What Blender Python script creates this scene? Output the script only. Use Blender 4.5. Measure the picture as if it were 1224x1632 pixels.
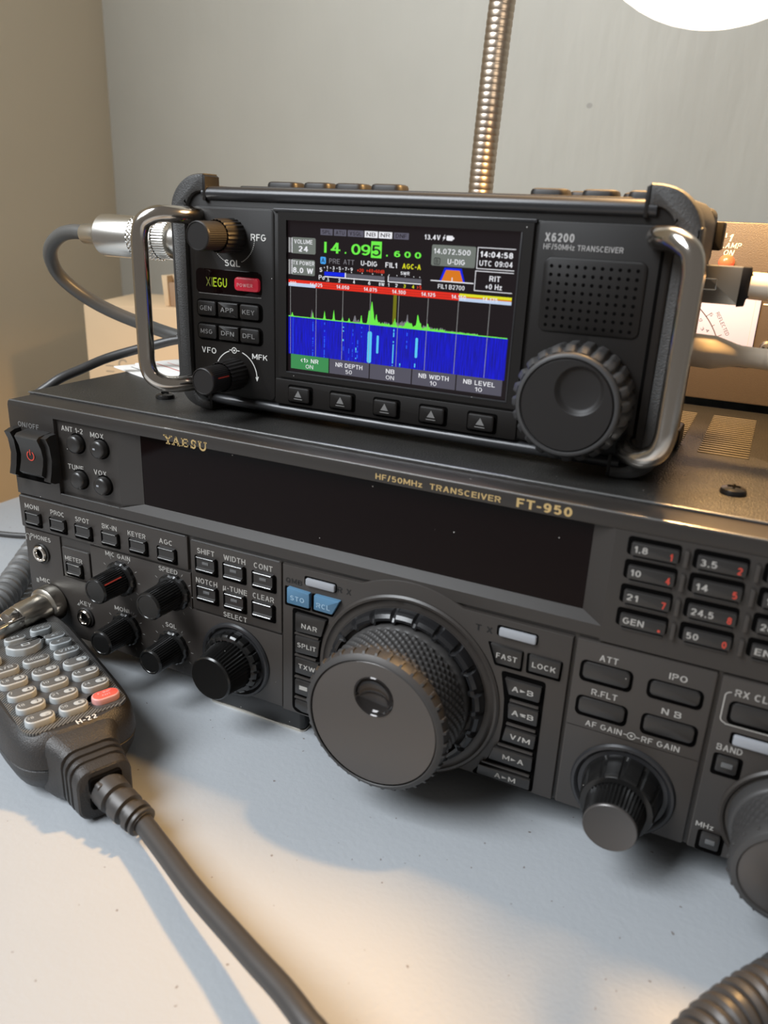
import bpy, bmesh, math, random
from mathutils import Vector, Matrix
PI = math.pi
random.seed(7)
for o in list(bpy.data.objects):
    bpy.data.objects.remove(o)
SC = bpy.context.scene
COL = SC.collection

# ------------------------------------------------------------------ camera
cam_d = bpy.data.cameras.new('camera')
cam = bpy.data.objects.new('camera', cam_d)
COL.objects.link(cam)
SC.camera = cam
CAM = Vector((0.27759946, -0.2212, 0.19175756))
yaw, pit, rol = 0.4410141, 0.35459849, 0.0446888
_r = Vector((math.cos(yaw), math.sin(yaw), 0)); _f = Vector((-math.sin(yaw), math.cos(yaw), 0))
_f = _f*math.cos(pit) + Vector((0, 0, -1))*math.sin(pit)
_u = _r.cross(_f)
_r2 = _r*math.cos(rol) + _u*math.sin(rol); _u2 = -_r*math.sin(rol) + _u*math.cos(rol)
M = Matrix((_r2, _u2, -_f)).transposed().to_4x4()
M.translation = CAM
cam.matrix_world = M
cam_d.sensor_fit = 'HORIZONTAL'
cam_d.sensor_width = 36
cam_d.lens = 36*1264.82/1224
cam_d.clip_start = 0.01; cam_d.clip_end = 20
cam_d.dof.use_dof = True; cam_d.dof.focus_distance = 0.33; cam_d.dof.aperture_fstop = 18

# ------------------------------------------------------------------ light
W = bpy.data.worlds.new('world'); SC.world = W; W.use_nodes = True
W.node_tree.nodes['Background'].inputs[0].default_value = (0.84, 0.78, 0.72, 1)
W.node_tree.nodes['Background'].inputs[1].default_value = 0.21
def light(name, kind, loc, aim, col, power, size=0.1, size_y=None):
    l = bpy.data.lights.new(name, kind); l.color = col; l.energy = power
    if kind == 'AREA':
        l.shape = 'RECTANGLE'; l.size = size; l.size_y = size_y or size
    else:
        l.shadow_soft_size = size
    o = bpy.data.objects.new(name, l); COL.objects.link(o); o.location = loc
    o.rotation_euler = (Vector(aim)-Vector(loc)).to_track_quat('-Z', 'Y').to_euler()
    return o
light('window_daylight', 'AREA', (-0.50, -0.80, 1.15), (-0.50, 0.3, 0.30), (0.90, 0.95, 1.0), 42, 0.7, 0.9)
SC.view_settings.view_transform = 'Standard'
try: SC.view_settings.look = 'None'
except Exception: pass
SC.view_settings.exposure = 0.0
SC.view_settings.gamma = 1.0
SC.view_settings.use_curve_mapping = False

# ------------------------------------------------------------------ materials
def lin(c):
    c = c/255.0
    return c/12.92 if c <= 0.04045 else ((c+0.055)/1.055)**2.4
def rgb(r, g, b): return (lin(r), lin(g), lin(b), 1)
MATS = {}
def mat(name, col, rough=0.5, metal=0.0, bump=None, dust=0.0, emit=0.0, ecol=None, spec=0.5, coat=0.0, trans=0.0, mottle=None, stretch=None, sss=0):
    if name in MATS: return MATS[name]
    m = bpy.data.materials.new(name); m.use_nodes = True
    nt = m.node_tree; N = nt.nodes; L = nt.links
    b = N['Principled BSDF']
    b.inputs['Base Color'].default_value = col
    b.inputs['Roughness'].default_value = rough
    b.inputs['Metallic'].default_value = metal
    b.inputs['Specular IOR Level'].default_value = spec
    if coat: b.inputs['Coat Weight'].default_value = coat; b.inputs['Coat Roughness'].default_value = 0.08
    if trans: b.inputs['Transmission Weight'].default_value = trans
    if emit:
        b.inputs['Emission Color'].default_value = ecol or col
        b.inputs['Emission Strength'].default_value = emit
    tc = N.new('ShaderNodeTexCoord'); src = tc.outputs['Object']
    if stretch:
        mp = N.new('ShaderNodeMapping'); mp.inputs['Scale'].default_value = stretch[0]; mp.inputs['Rotation'].default_value = stretch[1]
        L.new(src, mp.inputs[0]); bsrc = mp.outputs[0]
    else: bsrc = src
    csock = None
    if mottle:
        n = N.new('ShaderNodeTexNoise'); n.inputs['Scale'].default_value = mottle[0]; n.inputs['Detail'].default_value = 4
        L.new(src, n.inputs['Vector'])
        mx = N.new('ShaderNodeMix'); mx.data_type = 'RGBA'
        mx.inputs[6].default_value = [c*(1-mottle[1]) for c in col[:3]]+[1]
        mx.inputs[7].default_value = [min(1, c*(1+mottle[1])) for c in col[:3]]+[1]
        L.new(n.outputs['Fac'], mx.inputs[0]); csock = mx.outputs[2]
    if dust:
        v = N.new('ShaderNodeTexVoronoi'); v.inputs['Scale'].default_value = 300
        L.new(src, v.inputs['Vector'])
        lt = N.new('ShaderNodeMath'); lt.operation = 'LESS_THAN'; lt.inputs[1].default_value = 0.055
        L.new(v.outputs['Distance'], lt.inputs[0])
        sp = N.new('ShaderNodeSeparateColor'); L.new(v.outputs['Color'], sp.inputs[0])
        g = N.new('ShaderNodeMath'); g.operation = 'LESS_THAN'; g.inputs[1].default_value = dust
        L.new(sp.outputs[0], g.inputs[0])
        mu = N.new('ShaderNodeMath'); mu.operation = 'MULTIPLY'
        L.new(lt.outputs[0], mu.inputs[0]); L.new(g.outputs[0], mu.inputs[1])
        mx = N.new('ShaderNodeMix'); mx.data_type = 'RGBA'
        L.new(mu.outputs[0], mx.inputs[0])
        if csock: L.new(csock, mx.inputs[6])
        else: mx.inputs[6].default_value = col
        mx.inputs[7].default_value = (0.55, 0.53, 0.5, 1); csock = mx.outputs[2]
    if csock: L.new(csock, b.inputs['Base Color'])
    if bump:
        n = N.new('ShaderNodeTexNoise'); n.inputs['Scale'].default_value = bump[0]; n.inputs['Detail'].default_value = bump[3] if len(bump) > 3 else 3
        L.new(bsrc, n.inputs['Vector'])
        bp = N.new('ShaderNodeBump'); bp.inputs['Strength'].default_value = bump[1]; bp.inputs['Distance'].default_value = bump[2]
        L.new(n.outputs['Fac'], bp.inputs['Height']); L.new(bp.outputs[0], b.inputs['Normal'])
    MATS[name] = m
    return m
def emi(name, c, s=1.0):
    return mat('screen_'+name, (0.002, 0.002, 0.002, 1), 0.25, emit=s, ecol=rgb(*c), spec=0.2)

panel_m = mat('charcoal_panel_plastic', (0.036, 0.031, 0.0275, 1), 0.40, bump=(2600, 0.25, 0.0001), dust=0.05)
fascia_m = mat('dark_fascia_plastic', (0.027, 0.0235, 0.021, 1), 0.38, bump=(2600, 0.2, 0.0001), dust=0.05)
key_m = mat('black_key_plastic', (0.020, 0.0185, 0.0175, 1), 0.33, dust=0.08)
well_m = mat('black_and_recess_shade', (0.0015, 0.0013, 0.0012, 1), 0.9, spec=0.05)  # flat black; also paints the shade inside gaps, slots and holes
cover_m = mat('grained_black_cover_paint', (0.030, 0.029, 0.027, 1), 0.40, metal=0.35, bump=(1500, 0.8, 0.0004, 2), dust=0.10, mottle=(60, 0.25))
knob_m = mat('black_knob_plastic', (0.009, 0.0088, 0.0086, 1), 0.24, dust=0.12)
dialrub_m = mat('grey_black_dial_rubber', (0.040, 0.038, 0.037, 1), 0.5, dust=0.06)
dialface_m = mat('satin_dial_face', (0.075, 0.068, 0.064, 1), 0.33, metal=0.3, dust=0.02)
glass_m = mat('dark_display_glass', (0.004, 0.0015, 0.0015, 1), 0.06, spec=0.12, dust=0.16)
white_m = mat('white_print', (0.35, 0.335, 0.31, 1), 0.6)
dim_m = mat('dim_grey_print', (0.16, 0.155, 0.15, 1), 0.6)
red_m = mat('red_print', (0.50, 0.05, 0.03, 1), 0.5)
gold_m = mat('gold_print', (0.55, 0.39, 0.17, 1), 0.35, metal=0.4)
emboss_m = mat('embossed_dark_print', (0.010, 0.010, 0.010, 1), 0.5)
blue_m = mat('blue_key_plastic', (0.075, 0.175, 0.28, 1), 0.38, dust=0.05)
bluep_m = mat('pale_blue_print', (0.27, 0.40, 0.52, 1), 0.5)
led_m = mat('frosted_lamp_lens', (0.28, 0.29, 0.31, 1), 0.4)
chrome_m = mat('chrome', (0.62, 0.58, 0.53, 1), 0.16, metal=1.0)
nickel_m = mat('satin_nickel', (0.60, 0.56, 0.49, 1), 0.28, metal=1.0, bump=(900, 0.06, 0.0001))
bright_m = mat('bright_nickel', (0.82, 0.80, 0.75, 1), 0.25, metal=1.0)
steel_m = mat('polished_handle_steel', (0.58, 0.54, 0.49, 1), 0.15, metal=1.0)
edge_m = mat('edge_glint', (0.22, 0.22, 0.22, 1), 0.25, metal=0.4)  # lighter tone painting in light caught on edges, not wear
xbody_m = mat('black_portable_case', (0.0065, 0.0052, 0.0045, 1), 0.46, bump=(3000, 0.12, 0.0001), dust=0.05, spec=0.3)
xrail_m = mat('anodised_rail', (0.030, 0.030, 0.032, 1), 0.30, metal=0.3, dust=0.04)
rub_m = mat('textured_bumper_rubber', (0.030, 0.029, 0.028, 1), 0.50, bump=(2500, 0.6, 0.0003, 2))
xknob_m = mat('soft_black_rubber', (0.012, 0.0105, 0.010, 1), 0.48, dust=0.05, spec=.35)
micbody_m = mat('pebbled_black_plastic', (0.024, 0.0225, 0.022, 1), 0.45, bump=(2200, 0.6, 0.0003, 2), dust=0.03)
cord_m = mat('dark_grey_cord_rubber', (0.040, 0.038, 0.037, 1), 0.42, bump=(1500, 0.05, 0.0001))
keyglow_m = mat('translucent_key_rubber', (0.36, 0.385, 0.395, 1), 0.4)
keytop_m = mat('grey_key_top_print', (0.085, 0.085, 0.083, 1), 0.45)
redkey_m = mat('red_key_top', (0.85, 0.10, 0.07, 1), 0.4)
redglow_m = mat('pale_red_key_rubber', (0.62, 0.30, 0.28, 1), 0.4)
table_m = mat('speckled_white_table_plastic', (0.375, 0.395, 0.415, 1), 0.45, bump=(500, 0.25, 0.0005, 4))
def add_specks(m, scale, thr, prob, col):
    nt = m.node_tree; N = nt.nodes; L = nt.links; b = N['Principled BSDF']
    base = tuple(b.inputs['Base Color'].default_value)
    tc = N.new('ShaderNodeTexCoord')
    ns = N.new('ShaderNodeTexNoise'); ns.inputs['Scale'].default_value = scale*2
    ad = N.new('ShaderNodeVectorMath'); ad.operation = 'MULTIPLY_ADD'
    L.new(tc.outputs['Object'], ns.inputs['Vector']); L.new(ns.outputs['Color'], ad.inputs[0])
    ad.inputs[1].default_value = (0.002, 0.002, 0.002); L.new(tc.outputs['Object'], ad.inputs[2])
    v = N.new('ShaderNodeTexVoronoi'); v.inputs['Scale'].default_value = scale
    L.new(ad.outputs[0], v.inputs['Vector'])
    sp = N.new('ShaderNodeSeparateColor'); L.new(v.outputs['Color'], sp.inputs[0])
    t = N.new('ShaderNodeMath'); t.operation = 'MULTIPLY'; t.inputs[1].default_value = thr; L.new(sp.outputs[1], t.inputs[0])
    lt = N.new('ShaderNodeMath'); lt.operation = 'LESS_THAN'; L.new(v.outputs['Distance'], lt.inputs[0]); L.new(t.outputs[0], lt.inputs[1])
    g = N.new('ShaderNodeMath'); g.operation = 'LESS_THAN'; g.inputs[1].default_value = prob; L.new(sp.outputs[0], g.inputs[0])
    mu = N.new('ShaderNodeMath'); mu.operation = 'MULTIPLY'; L.new(lt.outputs[0], mu.inputs[0]); L.new(g.outputs[0], mu.inputs[1])
    n2 = N.new('ShaderNodeTexNoise'); n2.inputs['Scale'].default_value = 14; n2.inputs['Detail'].default_value = 5
    L.new(tc.outputs['Object'], n2.inputs['Vector'])
    m0 = N.new('ShaderNodeMix'); m0.data_type = 'RGBA'
    m0.inputs[6].default_value = [c*0.93 for c in base[:3]]+[1]; m0.inputs[7].default_value = [min(1, c*1.06) for c in base[:3]]+[1]
    L.new(n2.outputs['Fac'], m0.inputs[0])
    mx = N.new('ShaderNodeMix'); mx.data_type = 'RGBA'
    L.new(mu.outputs[0], mx.inputs[0]); L.new(m0.outputs[2], mx.inputs[6]); mx.inputs[7].default_value = col
    L.new(mx.outputs[2], b.inputs['Base Color'])
add_specks(table_m, 260, 0.12, 0.42, (0.19, 0.17, 0.16, 1))
wall_m = mat('brushed_wall_paint', (0.42, 0.395, 0.335, 1), 0.55, bump=(20, 0.24, 0.003, 4), stretch=((4.0, 1.0, 0.8), (0, 0.6, 0)))
add_specks(wall_m, 45, 0.10, 0.25, (0.30, 0.28, 0.24, 1))
wall2_m = mat('side_wall_paint', (0.80, 0.70, 0.54, 1), 0.6, bump=(20, 0.2, 0.003, 3))
floor_m = mat('floor_carpet', (0.20, 0.17, 0.14, 1), 0.9, bump=(300, 0.5, 0.002))
card_m = mat('brown_cardboard', (0.60, 0.44, 0.27, 1), 0.8, mottle=(30, 0.08))
cardd_m = mat('dark_brown_cardboard', (0.30, 0.19, 0.11, 1), 0.8, mottle=(30, 0.1))
cprint_m = mat('grey_carton_print', (0.30, 0.25, 0.19, 1), 0.8)
paper_m = mat('white_paper', (0.72, 0.70, 0.67, 1), 0.7)
meterbox_m = mat('brown_hammered_enamel', (0.065, 0.050, 0.037, 1), 0.42, bump=(2200, 0.3, 0.0003, 2), dust=0.15)
meterface_m = mat('meter_dial_card', (0.30, 0.29, 0.38, 1), 0.5, emit=0.2, ecol=(0.8, 0.75, 1.0, 1))
cream_m = mat('cream_cable_plastic', (0.62, 0.53, 0.42, 1), 0.4)
redlamp_m = mat('red_pilot_lamp', (0.7, 0.10, 0.05, 1), 0.25, emit=0.5, ecol=(1, 0.12, 0.05, 1))
yellowgreen_m = mat('lit_logo_letters', (0, 0, 0, 1), 0.4, emit=1.0, ecol=rgb(160, 185, 30))
yellowdim_m = mat('dim_lit_logo_letters', (0, 0, 0, 1), 0.4, emit=1.0, ecol=rgb(95, 100, 40))
power_m = mat('red_power_key', (0.42, 0.012, 0.03, 1), 0.35, emit=0.12, ecol=(0.8, 0.02, 0.05, 1))
powertxt_m = mat('pale_red_print', (0.75, 0.35, 0.35, 1), 0.5)

# ------------------------------------------------------------------ mesh building
class Frame:
    def __init__(s, o, ax=(1, 0, 0), ay=(0, 0, 1), an=(0, -1, 0), D=None, c=None):
        s.o = Vector(o); s.ax = Vector(ax); s.ay = Vector(ay); s.an = Vector(an); s.D = D; s.c = c
    def P(s, a, b, h=0): return (s.o + s.ax*a + s.ay*b + s.an*h)*0.001
    def at(s, lv):                       # same plan, read at the height lv above the face
        k = (s.D-lv)/s.D
        return Frame(s.o + s.ax*(s.c[0]*(1-k)) + s.ay*(s.c[1]*(1-k)), s.ax*k, s.ay*k, s.an)
def sub(o, yaw_deg, up=True):
    a = math.radians(yaw_deg); ax = Vector((math.cos(a), math.sin(a), 0))
    return Frame(o, ax, (0, 0, 1), ax.cross(Vector((0, 0, 1))))

# a single-stroke sans alphabet: each glyph is (width, strokes) in a unit box
def _arc(cx, cy, rx, ry, a0, a1, n=10):
    return [(cx+rx*math.cos(math.radians(a0+(a1-a0)*i/n)), cy+ry*math.sin(math.radians(a0+(a1-a0)*i/n))) for i in range(n+1)]
_O = _arc(.5, .5, .5, .5, 90, 450, 24)
_P = [(0, 0), (0, 1), (.62, 1)]+_arc(.62, .74, .38, .26, 75, -90, 8)+[(0, .48)]
_S = _arc(.5, .755, .44, .245, 25, 270, 12)+_arc(.5, .265, .5, .265, 80, -155, 12)
GL = {
 'A': (.72, [[(0, 0), (.5, 1), (1, 0)], [(.19, .32), (.81, .32)]]),
 'B': (.66, [[(0, 0), (0, 1), (.6, 1)]+_arc(.6, .765, .34, .235, 75, -90, 8)+[(0, .53)], [(.55, .53)]+_arc(.6, .265, .4, .265, 80, -90, 8)+[(0, 0)]]),
 'C': (.68, [_arc(.5, .5, .5, .5, 48, 312, 20)]), 'D': (.68, [[(0, 0), (0, 1), (.42, 1)]+_arc(.42, .5, .58, .5, 80, -80, 12)+[(.42, 0), (0, 0)]]),
 'E': (.58, [[(1, 1), (0, 1), (0, 0), (1, 0)], [(0, .52), (.9, .52)]]), 'F': (.55, [[(1, 1), (0, 1), (0, 0)], [(0, .5), (.85, .5)]]),
 'G': (.72, [_arc(.5, .5, .5, .5, 48, 325, 20)+[(1, .3), (1, .47), (.56, .47)]]), 'H': (.66, [[(0, 0), (0, 1)], [(1, 0), (1, 1)], [(0, .5), (1, .5)]]),
 'I': (0, [[(.5, 0), (.5, 1)]]), 'J': (.52, [[(1, 1), (1, .3)]+_arc(.5, .28, .5, .28, 0, -180, 8)]), 'K': (.68, [[(0, 0), (0, 1)], [(1, 1), (.02, .36)], [(.36, .60), (1, 0)]]),
 'L': (.54, [[(0, 1), (0, 0), (1, 0)]]), 'M': (.82, [[(0, 0), (0, 1), (.5, .2), (1, 1), (1, 0)]]), 'N': (.68, [[(0, 0), (0, 1), (1, 0), (1, 1)]]), 'O': (.72, [_O]),
 'P': (.62, [_P]), 'Q': (.72, [_O, [(.62, .3), (1.0, -.02)]]), 'R': (.66, [_P, [(.55, .48), (1, 0)]]), 'S': (.62, [_S]), 'T': (.62, [[(0, 1), (1, 1)], [(.5, 1), (.5, 0)]]),
 'U': (.66, [[(0, 1), (0, .36)]+_arc(.5, .34, .5, .34, 180, 360, 12)+[(1, 1)]]), 'V': (.68, [[(0, 1), (.5, 0), (1, 1)]]), 'W': (1.0, [[(0, 1), (.25, 0), (.5, .92), (.75, 0), (1, 1)]]),
 'X': (.66, [[(0, 0), (1, 1)], [(0, 1), (1, 0)]]), 'Y': (.66, [[(0, 1), (.5, .44), (1, 1)], [(.5, .44), (.5, 0)]]), 'Z': (.6, [[(0, 1), (1, 1), (0, 0), (1, 0)]]), 'o': (.5, [_arc(.5, .35, .5, .35, 90, 450, 16)]), 'd': (.52, [[(.96, 1), (.96, 0)], _arc(.48, .35, .48, .35, 90, 450, 16)]), 'z': (.48, [[(0, .68), (1, .68), (0, 0), (1, 0)]]),
 '0': (.58, [_O]), '1': (.36, [[(0, .74), (.62, 1), (.9, 1), (.9, 0)]]), '2': (.58, [_arc(.5, .71, .48, .29, 165, -25, 10)+[(0, 0), (1, 0)]]),
 '3': (.58, [_arc(.48, .755, .42, .245, 150, -80, 10)+[(.34, .52)], [(.34, .52)]+_arc(.48, .265, .5, .265, 85, -155, 12)]), '4': (.6, [[(.74, 0), (.74, 1), (0, .28), (1, .28)]]),
 '5': (.58, [[(.93, 1), (.14, 1), (.06, .47)]+_arc(.48, .32, .5, .32, 125, -150, 12)]), '6': (.58, [_arc(.5, .31, .48, .31, 90, 450, 18), [(.05, .34)]+_arc(.56, .5, .54, .5, 170, 50, 8)]),
 '7': (.56, [[(0, 1), (1, 1), (.38, 0)]]), '8': (.58, [_arc(.5, .76, .42, .24, 90, 450, 16), _arc(.5, .265, .5, .265, 90, 450, 18)]), '9': (.58, [_arc(.5, .69, .48, .31, 90, 450, 18), [(.95, .66)]+_arc(.44, .5, .54, .5, -10, -130, 8)]),
 '-': (.32, [[(0, .42), (1, .42)]]), '+': (.5, [[(0, .42), (1, .42)], [(.5, .12), (.5, .72)]]), '/': (.36, [[(0, -.04), (1, 1.04)]]), ' ': (.26, []), '<': (.45, [[(1, .8), (0, .42), (1, .04)]]), '>': (.45, [[(0, .8), (1, .42), (0, .04)]]),
 '\u03bc': (.6, [[(0, -.28), (.16, .72)], [(.1, .3)]+_arc(.42, .2, .35, .2, 200, 330, 6)+[(.92, .72)], [(.84, .2), (1, 0)]]),
}
SOLID = {'.': (.17, [(0, 0), (1, 0), (1, .17), (0, .17)]), '\u25ba': (.6, [(0, .18), (1, .46), (0, .74)]), '\u25c4': (.6, [(1, .18), (1, .74), (0, .46)]), '\u21c4': (.6, [(0, .55), (.62, .55), (.62, .42), (1, .3), (.62, .1), (.62, .22), (0, .22), (.38, .38), (0, .38)]) if 0 else (.6, [(0, .5), (.4, .38), (0, .2), (1, .2), (1, .34), (.6, .46), (1, .58), (1, .74), (0, .74), (0, .6)]), '\u25a0': (.8, [(0, 0), (1, 0), (1, .9), (0, .9)]),
         '\u25b2': (.7, [(0, .1), (1, .1), (.5, .9)]), '\u25bc': (.7, [(0, .9), (.5, .1), (1, .9)]), '\u2022': (.3, [(0, .4), (.5, .2), (1, .4), (.5, .6)])}
TXT = {}
def text_geo(s, bold=0.0, shear=0.0):
    k = (s, bold, shear)
    if k in TXT: return TXT[k]
    t = .105+bold*2.3; vs = []; fs = []; x = 0.0; lay = 0
    for ch in s:
        if ch in SOLID or ch == ':':
            for w, pts in ([SOLID[ch]] if ch != ':' else [(.17, [(0, .08), (1, .08), (1, .27), (0, .27)]), (.17, [(0, .55), (1, .55), (1, .74), (0, .74)])]):
                n = len(vs); vs += [(x+a*w, b_, 0) for a, b_ in pts]; fs.append(tuple(range(n, n+len(pts))))
            x += w+.15; continue
        w, strokes = GL[ch]; W_ = w+(t if ch == 'I' else 0)
        iw = max(0, w-t)
        parts = []
        for st in strokes:
            cur = [st[0]]
            for i in range(1, len(st)):
                cur.append(st[i])
                if i < len(st)-1:
                    d0 = Vector((st[i][0]-st[i-1][0], st[i][1]-st[i-1][1])); d1 = Vector((st[i+1][0]-st[i][0], st[i+1][1]-st[i][1]))
                    if d0.length > 1e-4 and d1.length > 1e-4 and d0.angle(d1) > math.radians(100): parts.append(cur); cur = [st[i]]
            parts.append(cur)
        for st in parts:
            P = [Vector((x+t/2+a*iw if ch != 'I' else x+t/2, t/2+b_*(1-t))) for a, b_ in st]; lay += 1; z = (lay % 3)*.004
            Q = [P[0]]
            for p in P[1:]:
                if (p-Q[-1]).length > 1e-4: Q.append(p)
            P = Q; cl = (P[0]-P[-1]).length < 1e-3; n0 = len(vs); m = len(P)
            for i, p in enumerate(P):
                if cl and i in (0, m-1): d0 = (P[1]-P[0]).normalized(); d1 = (P[-1]-P[-2]).normalized()
                else: d0 = (P[min(i+1, m-1)]-P[min(i, m-2)]).normalized(); d1 = (P[max(i, 1)]-P[max(i-1, 0)]).normalized()
                n1 = Vector((-d0.y, d0.x)); n2 = Vector((-d1.y, d1.x)); nn = n1+n2
                nn = nn.normalized() if nn.length > 1e-3 else n1
                kk = min(1.5, 1/max(.3, nn.dot(n1)))*t/2
                e = Vector((0, 0))
                if not cl and i == 0 and ch not in 'S2356C9G': e = -d0*t/2
                if not cl and i == m-1 and ch not in 'S2356C9G': e = d0*t/2
                if abs(e.x)+abs(e.y) > 0 and (ch in 'KXVWAYM/NZz4R7' or True):
                    e = Vector((0, e.y)) if abs(e.y) > abs(e.x) else Vector((e.x, 0))
                vs.append(((p+nn*kk+e).x, (p+nn*kk+e).y, z)); vs.append(((p-nn*kk+e).x, (p-nn*kk+e).y, z))
            fs += [(n0+2*i, n0+2*i+1, n0+2*i+3, n0+2*i+2) for i in range(m-1)]
        x += W_+.15 if ch != ' ' else W_+.12
    vs = [(a+shear*b_, b_, z) for a, b_, z in vs]
    TXT[k] = (vs, fs)
    return TXT[k]
def caph(): return 1.0

class B:
    def __init__(s): s.v = []; s.f = []; s.m = []
    def add(s, vs, fs, mi=0):
        n = len(s.v); s.v += [tuple(v) for v in vs]
        for f in fs: s.f.append(tuple(i+n for i in f)); s.m.append(mi)
        return s
    def prism(s, F, poly, h0, h1, bev=0.0, mi=0, dz=None):
        n = len(poly); vs = [F.P(a, b, h0) for a, b in poly]
        loops = 1
        area = sum(poly[i][0]*poly[(i+1) % n][1]-poly[(i+1) % n][0]*poly[i][1] for i in range(n))
        sg = 1 if area > 0 else -1
        if bev > 0:
            ins = []
            for i in range(n):
                p0, p1, p2 = poly[i-1], poly[i], poly[(i+1) % n]
                e1 = Vector((p1[0]-p0[0], p1[1]-p0[1])); e2 = Vector((p2[0]-p1[0], p2[1]-p1[1]))
                if e1.length < 1e-9 or e2.length < 1e-9: ins.append(p1); continue
                e1.normalize(); e2.normalize()
                n1 = Vector((-e1.y, e1.x))*sg; n2 = Vector((-e2.y, e2.x))*sg
                m_ = n1+n2
                if m_.length < 1e-6: m_ = n1
                m_.normalize(); k = bev/max(0.35, m_.dot(n1))
                ins.append((p1[0]+m_.x*k, p1[1]+m_.y*k))
            vs += [F.P(a, b, h1-bev) for a, b in poly]
            mid = [((a+c)/2*0.3+a*0.7 if False else a*0.7+c*0.3, b*0.7+d*0.3) for (a, b), (c, d) in zip(poly, ins)]
            vs += [F.P(a, b, h1-bev*0.3) for a, b in mid]
            vs += [F.P(a, b, h1) for a, b in ins]; loops = 4
        else:
            vs += [F.P(a, b, h1) for a, b in poly]; loops = 2
        fs = [tuple(range(n))[::-1], tuple(range((loops-1)*n, loops*n))]
        for l in range(loops-1):
            for i in range(n):
                j = (i+1) % n
                fs.append((l*n+i, l*n+j, (l+1)*n+j, (l+1)*n+i))
        return s.add(vs, fs, mi)
    def rr(s, F, x0, x1, z0, z1, h0, h1, r=0.5, bev=0.2, mi=0, seg=4):
        r = min(r, (x1-x0)/2-1e-4, (z1-z0)/2-1e-4)
        return s.prism(F, rrpoly(x0, x1, z0, z1, r, seg), h0, h1, bev, mi)
    def lathe(s, F, c, prof, seg=48, mod=None, mi=0, a0=0):
        vs = []; fs = []; idx = []
        for (r, h) in prof:
            if r <= 1e-6:
                idx.append([len(vs)]); vs.append(F.P(c[0], c[1], h))
            else:
                row = []
                for k in range(seg):
                    t = 2*PI*k/seg+a0
                    rr_ = mod(t, h, r) if mod else r
                    row.append(len(vs)); vs.append(F.P(c[0]+rr_*math.cos(t), c[1]+rr_*math.sin(t), h))
                idx.append(row)
        for a, b in zip(idx, idx[1:]):
            for k in range(seg):
                k2 = (k+1) % seg
                if len(a) == 1 and len(b) == 1: continue
                if len(a) == 1: fs.append((a[0], b[k2], b[k]))
                elif len(b) == 1: fs.append((a[k], a[k2], b[0]))
                else: fs.append((a[k], a[k2], b[k2], b[k]))
        return s.add(vs, fs, mi)
    def quad(s, F, x0, x1, z0, z1, h, mi=0):
        return s.add([F.P(x0, z0, h), F.P(x1, z0, h), F.P(x1, z1, h), F.P(x0, z1, h)], [(0, 1, 2, 3)], mi)
    def poly(s, F, pts, h, mi=0):
        return s.add([F.P(a, b, h) for a, b in pts], [tuple(range(len(pts)))], mi)
    def text(s, F, t, x0, x1, zc, hgt, h=0.05, bold=0.02, mi=0, rot=0, shear=0):
        vs, fs = text_geo(t, bold, shear)
        if not vs: return s
        a0 = min(v[0] for v in vs); a1 = max(v[0] for v in vs); kx = (x1-x0)/max(1e-6, a1-a0); kz = hgt/caph()
        cx, cz = (x0+x1)/2, zc; out = []
        for a, b, lz in vs:
            x = x0+(a-a0)*kx; z = zc-hgt/2+b*kz
            if rot:
                dx, dz = x-cx, z-cz; x = cx+dx*math.cos(rot)-dz*math.sin(rot); z = cz+dx*math.sin(rot)+dz*math.cos(rot)
            out.append(F.P(x, z, h+lz*5))
        return s.add(out, fs, mi)
    def ring(s, F, c, r0, r1, h, a0=0, a1=360, n=32, mi=0):
        vs = []; 
        for i in range(n+1):
            t = math.radians(a0+(a1-a0)*i/n)
            vs += [F.P(c[0]+r0*math.cos(t), c[1]+r0*math.sin(t), h), F.P(c[0]+r1*math.cos(t), c[1]+r1*math.sin(t), h)]
        return s.add(vs, [(2*i, 2*i+1, 2*i+3, 2*i+2) for i in range(n)], mi)
    def tube(s, pts, r, seg=12, mi=0, rf=None, closed_ends=True):
        P = [Vector(p) for p in pts]; n = len(P)
        T = [(P[min(i+1, n-1)]-P[max(i-1, 0)]).normalized() for i in range(n)]
        N = T[0].orthogonal().normalized(); vs = []; fs = []
        for i in range(n):
            if i:
                ax = T[i-1].cross(T[i])
                if ax.length > 1e-9:
                    N = Matrix.Rotation(T[i-1].angle(T[i]), 3, ax.normalized()) @ N
            N = (N-T[i]*N.dot(T[i])).normalized(); Bn = T[i].cross(N)
            rr_ = rf(i/(n-1)) if rf else r
            for k in range(seg):
                t = 2*PI*k/seg; vs.append(P[i]+(N*math.cos(t)+Bn*math.sin(t))*rr_)
        for i in range(n-1):
            for k in range(seg):
                k2 = (k+1) % seg; fs.append((i*seg+k, i*seg+k2, (i+1)*seg+k2, (i+1)*seg+k))
        if closed_ends: fs += [tuple(range(seg))[::-1], tuple(range((n-1)*seg, n*seg))]
        return s.add(vs, fs, mi)
    def obj(s, name, mats, parent=None, angle=38, recalc=True, kind=None):
        me = bpy.data.meshes.new(name)
        me.from_pydata(s.v, [], s.f)
        if not isinstance(mats, (list, tuple)): mats = [mats]
        for m in mats: me.materials.append(m)
        me.polygons.foreach_set('material_index', s.m)
        if recalc:
            bm = bmesh.new(); bm.from_mesh(me); bmesh.ops.recalc_face_normals(bm, faces=bm.faces); bm.to_mesh(me); bm.free()
        me.polygons.foreach_set('use_smooth', [True]*len(me.polygons))
        me.set_sharp_from_angle(angle=math.radians(angle))
        o = bpy.data.objects.new(name, me); COL.objects.link(o)
        if parent is not None: par(o, parent)
        if kind: o['kind'] = kind
        return o
WORLD = {}
def par(o, p):
    o.parent = p
    t = WORLD.get(p.name)
    if t is not None: o.matrix_parent_inverse = Matrix.Translation(-t)
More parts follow.
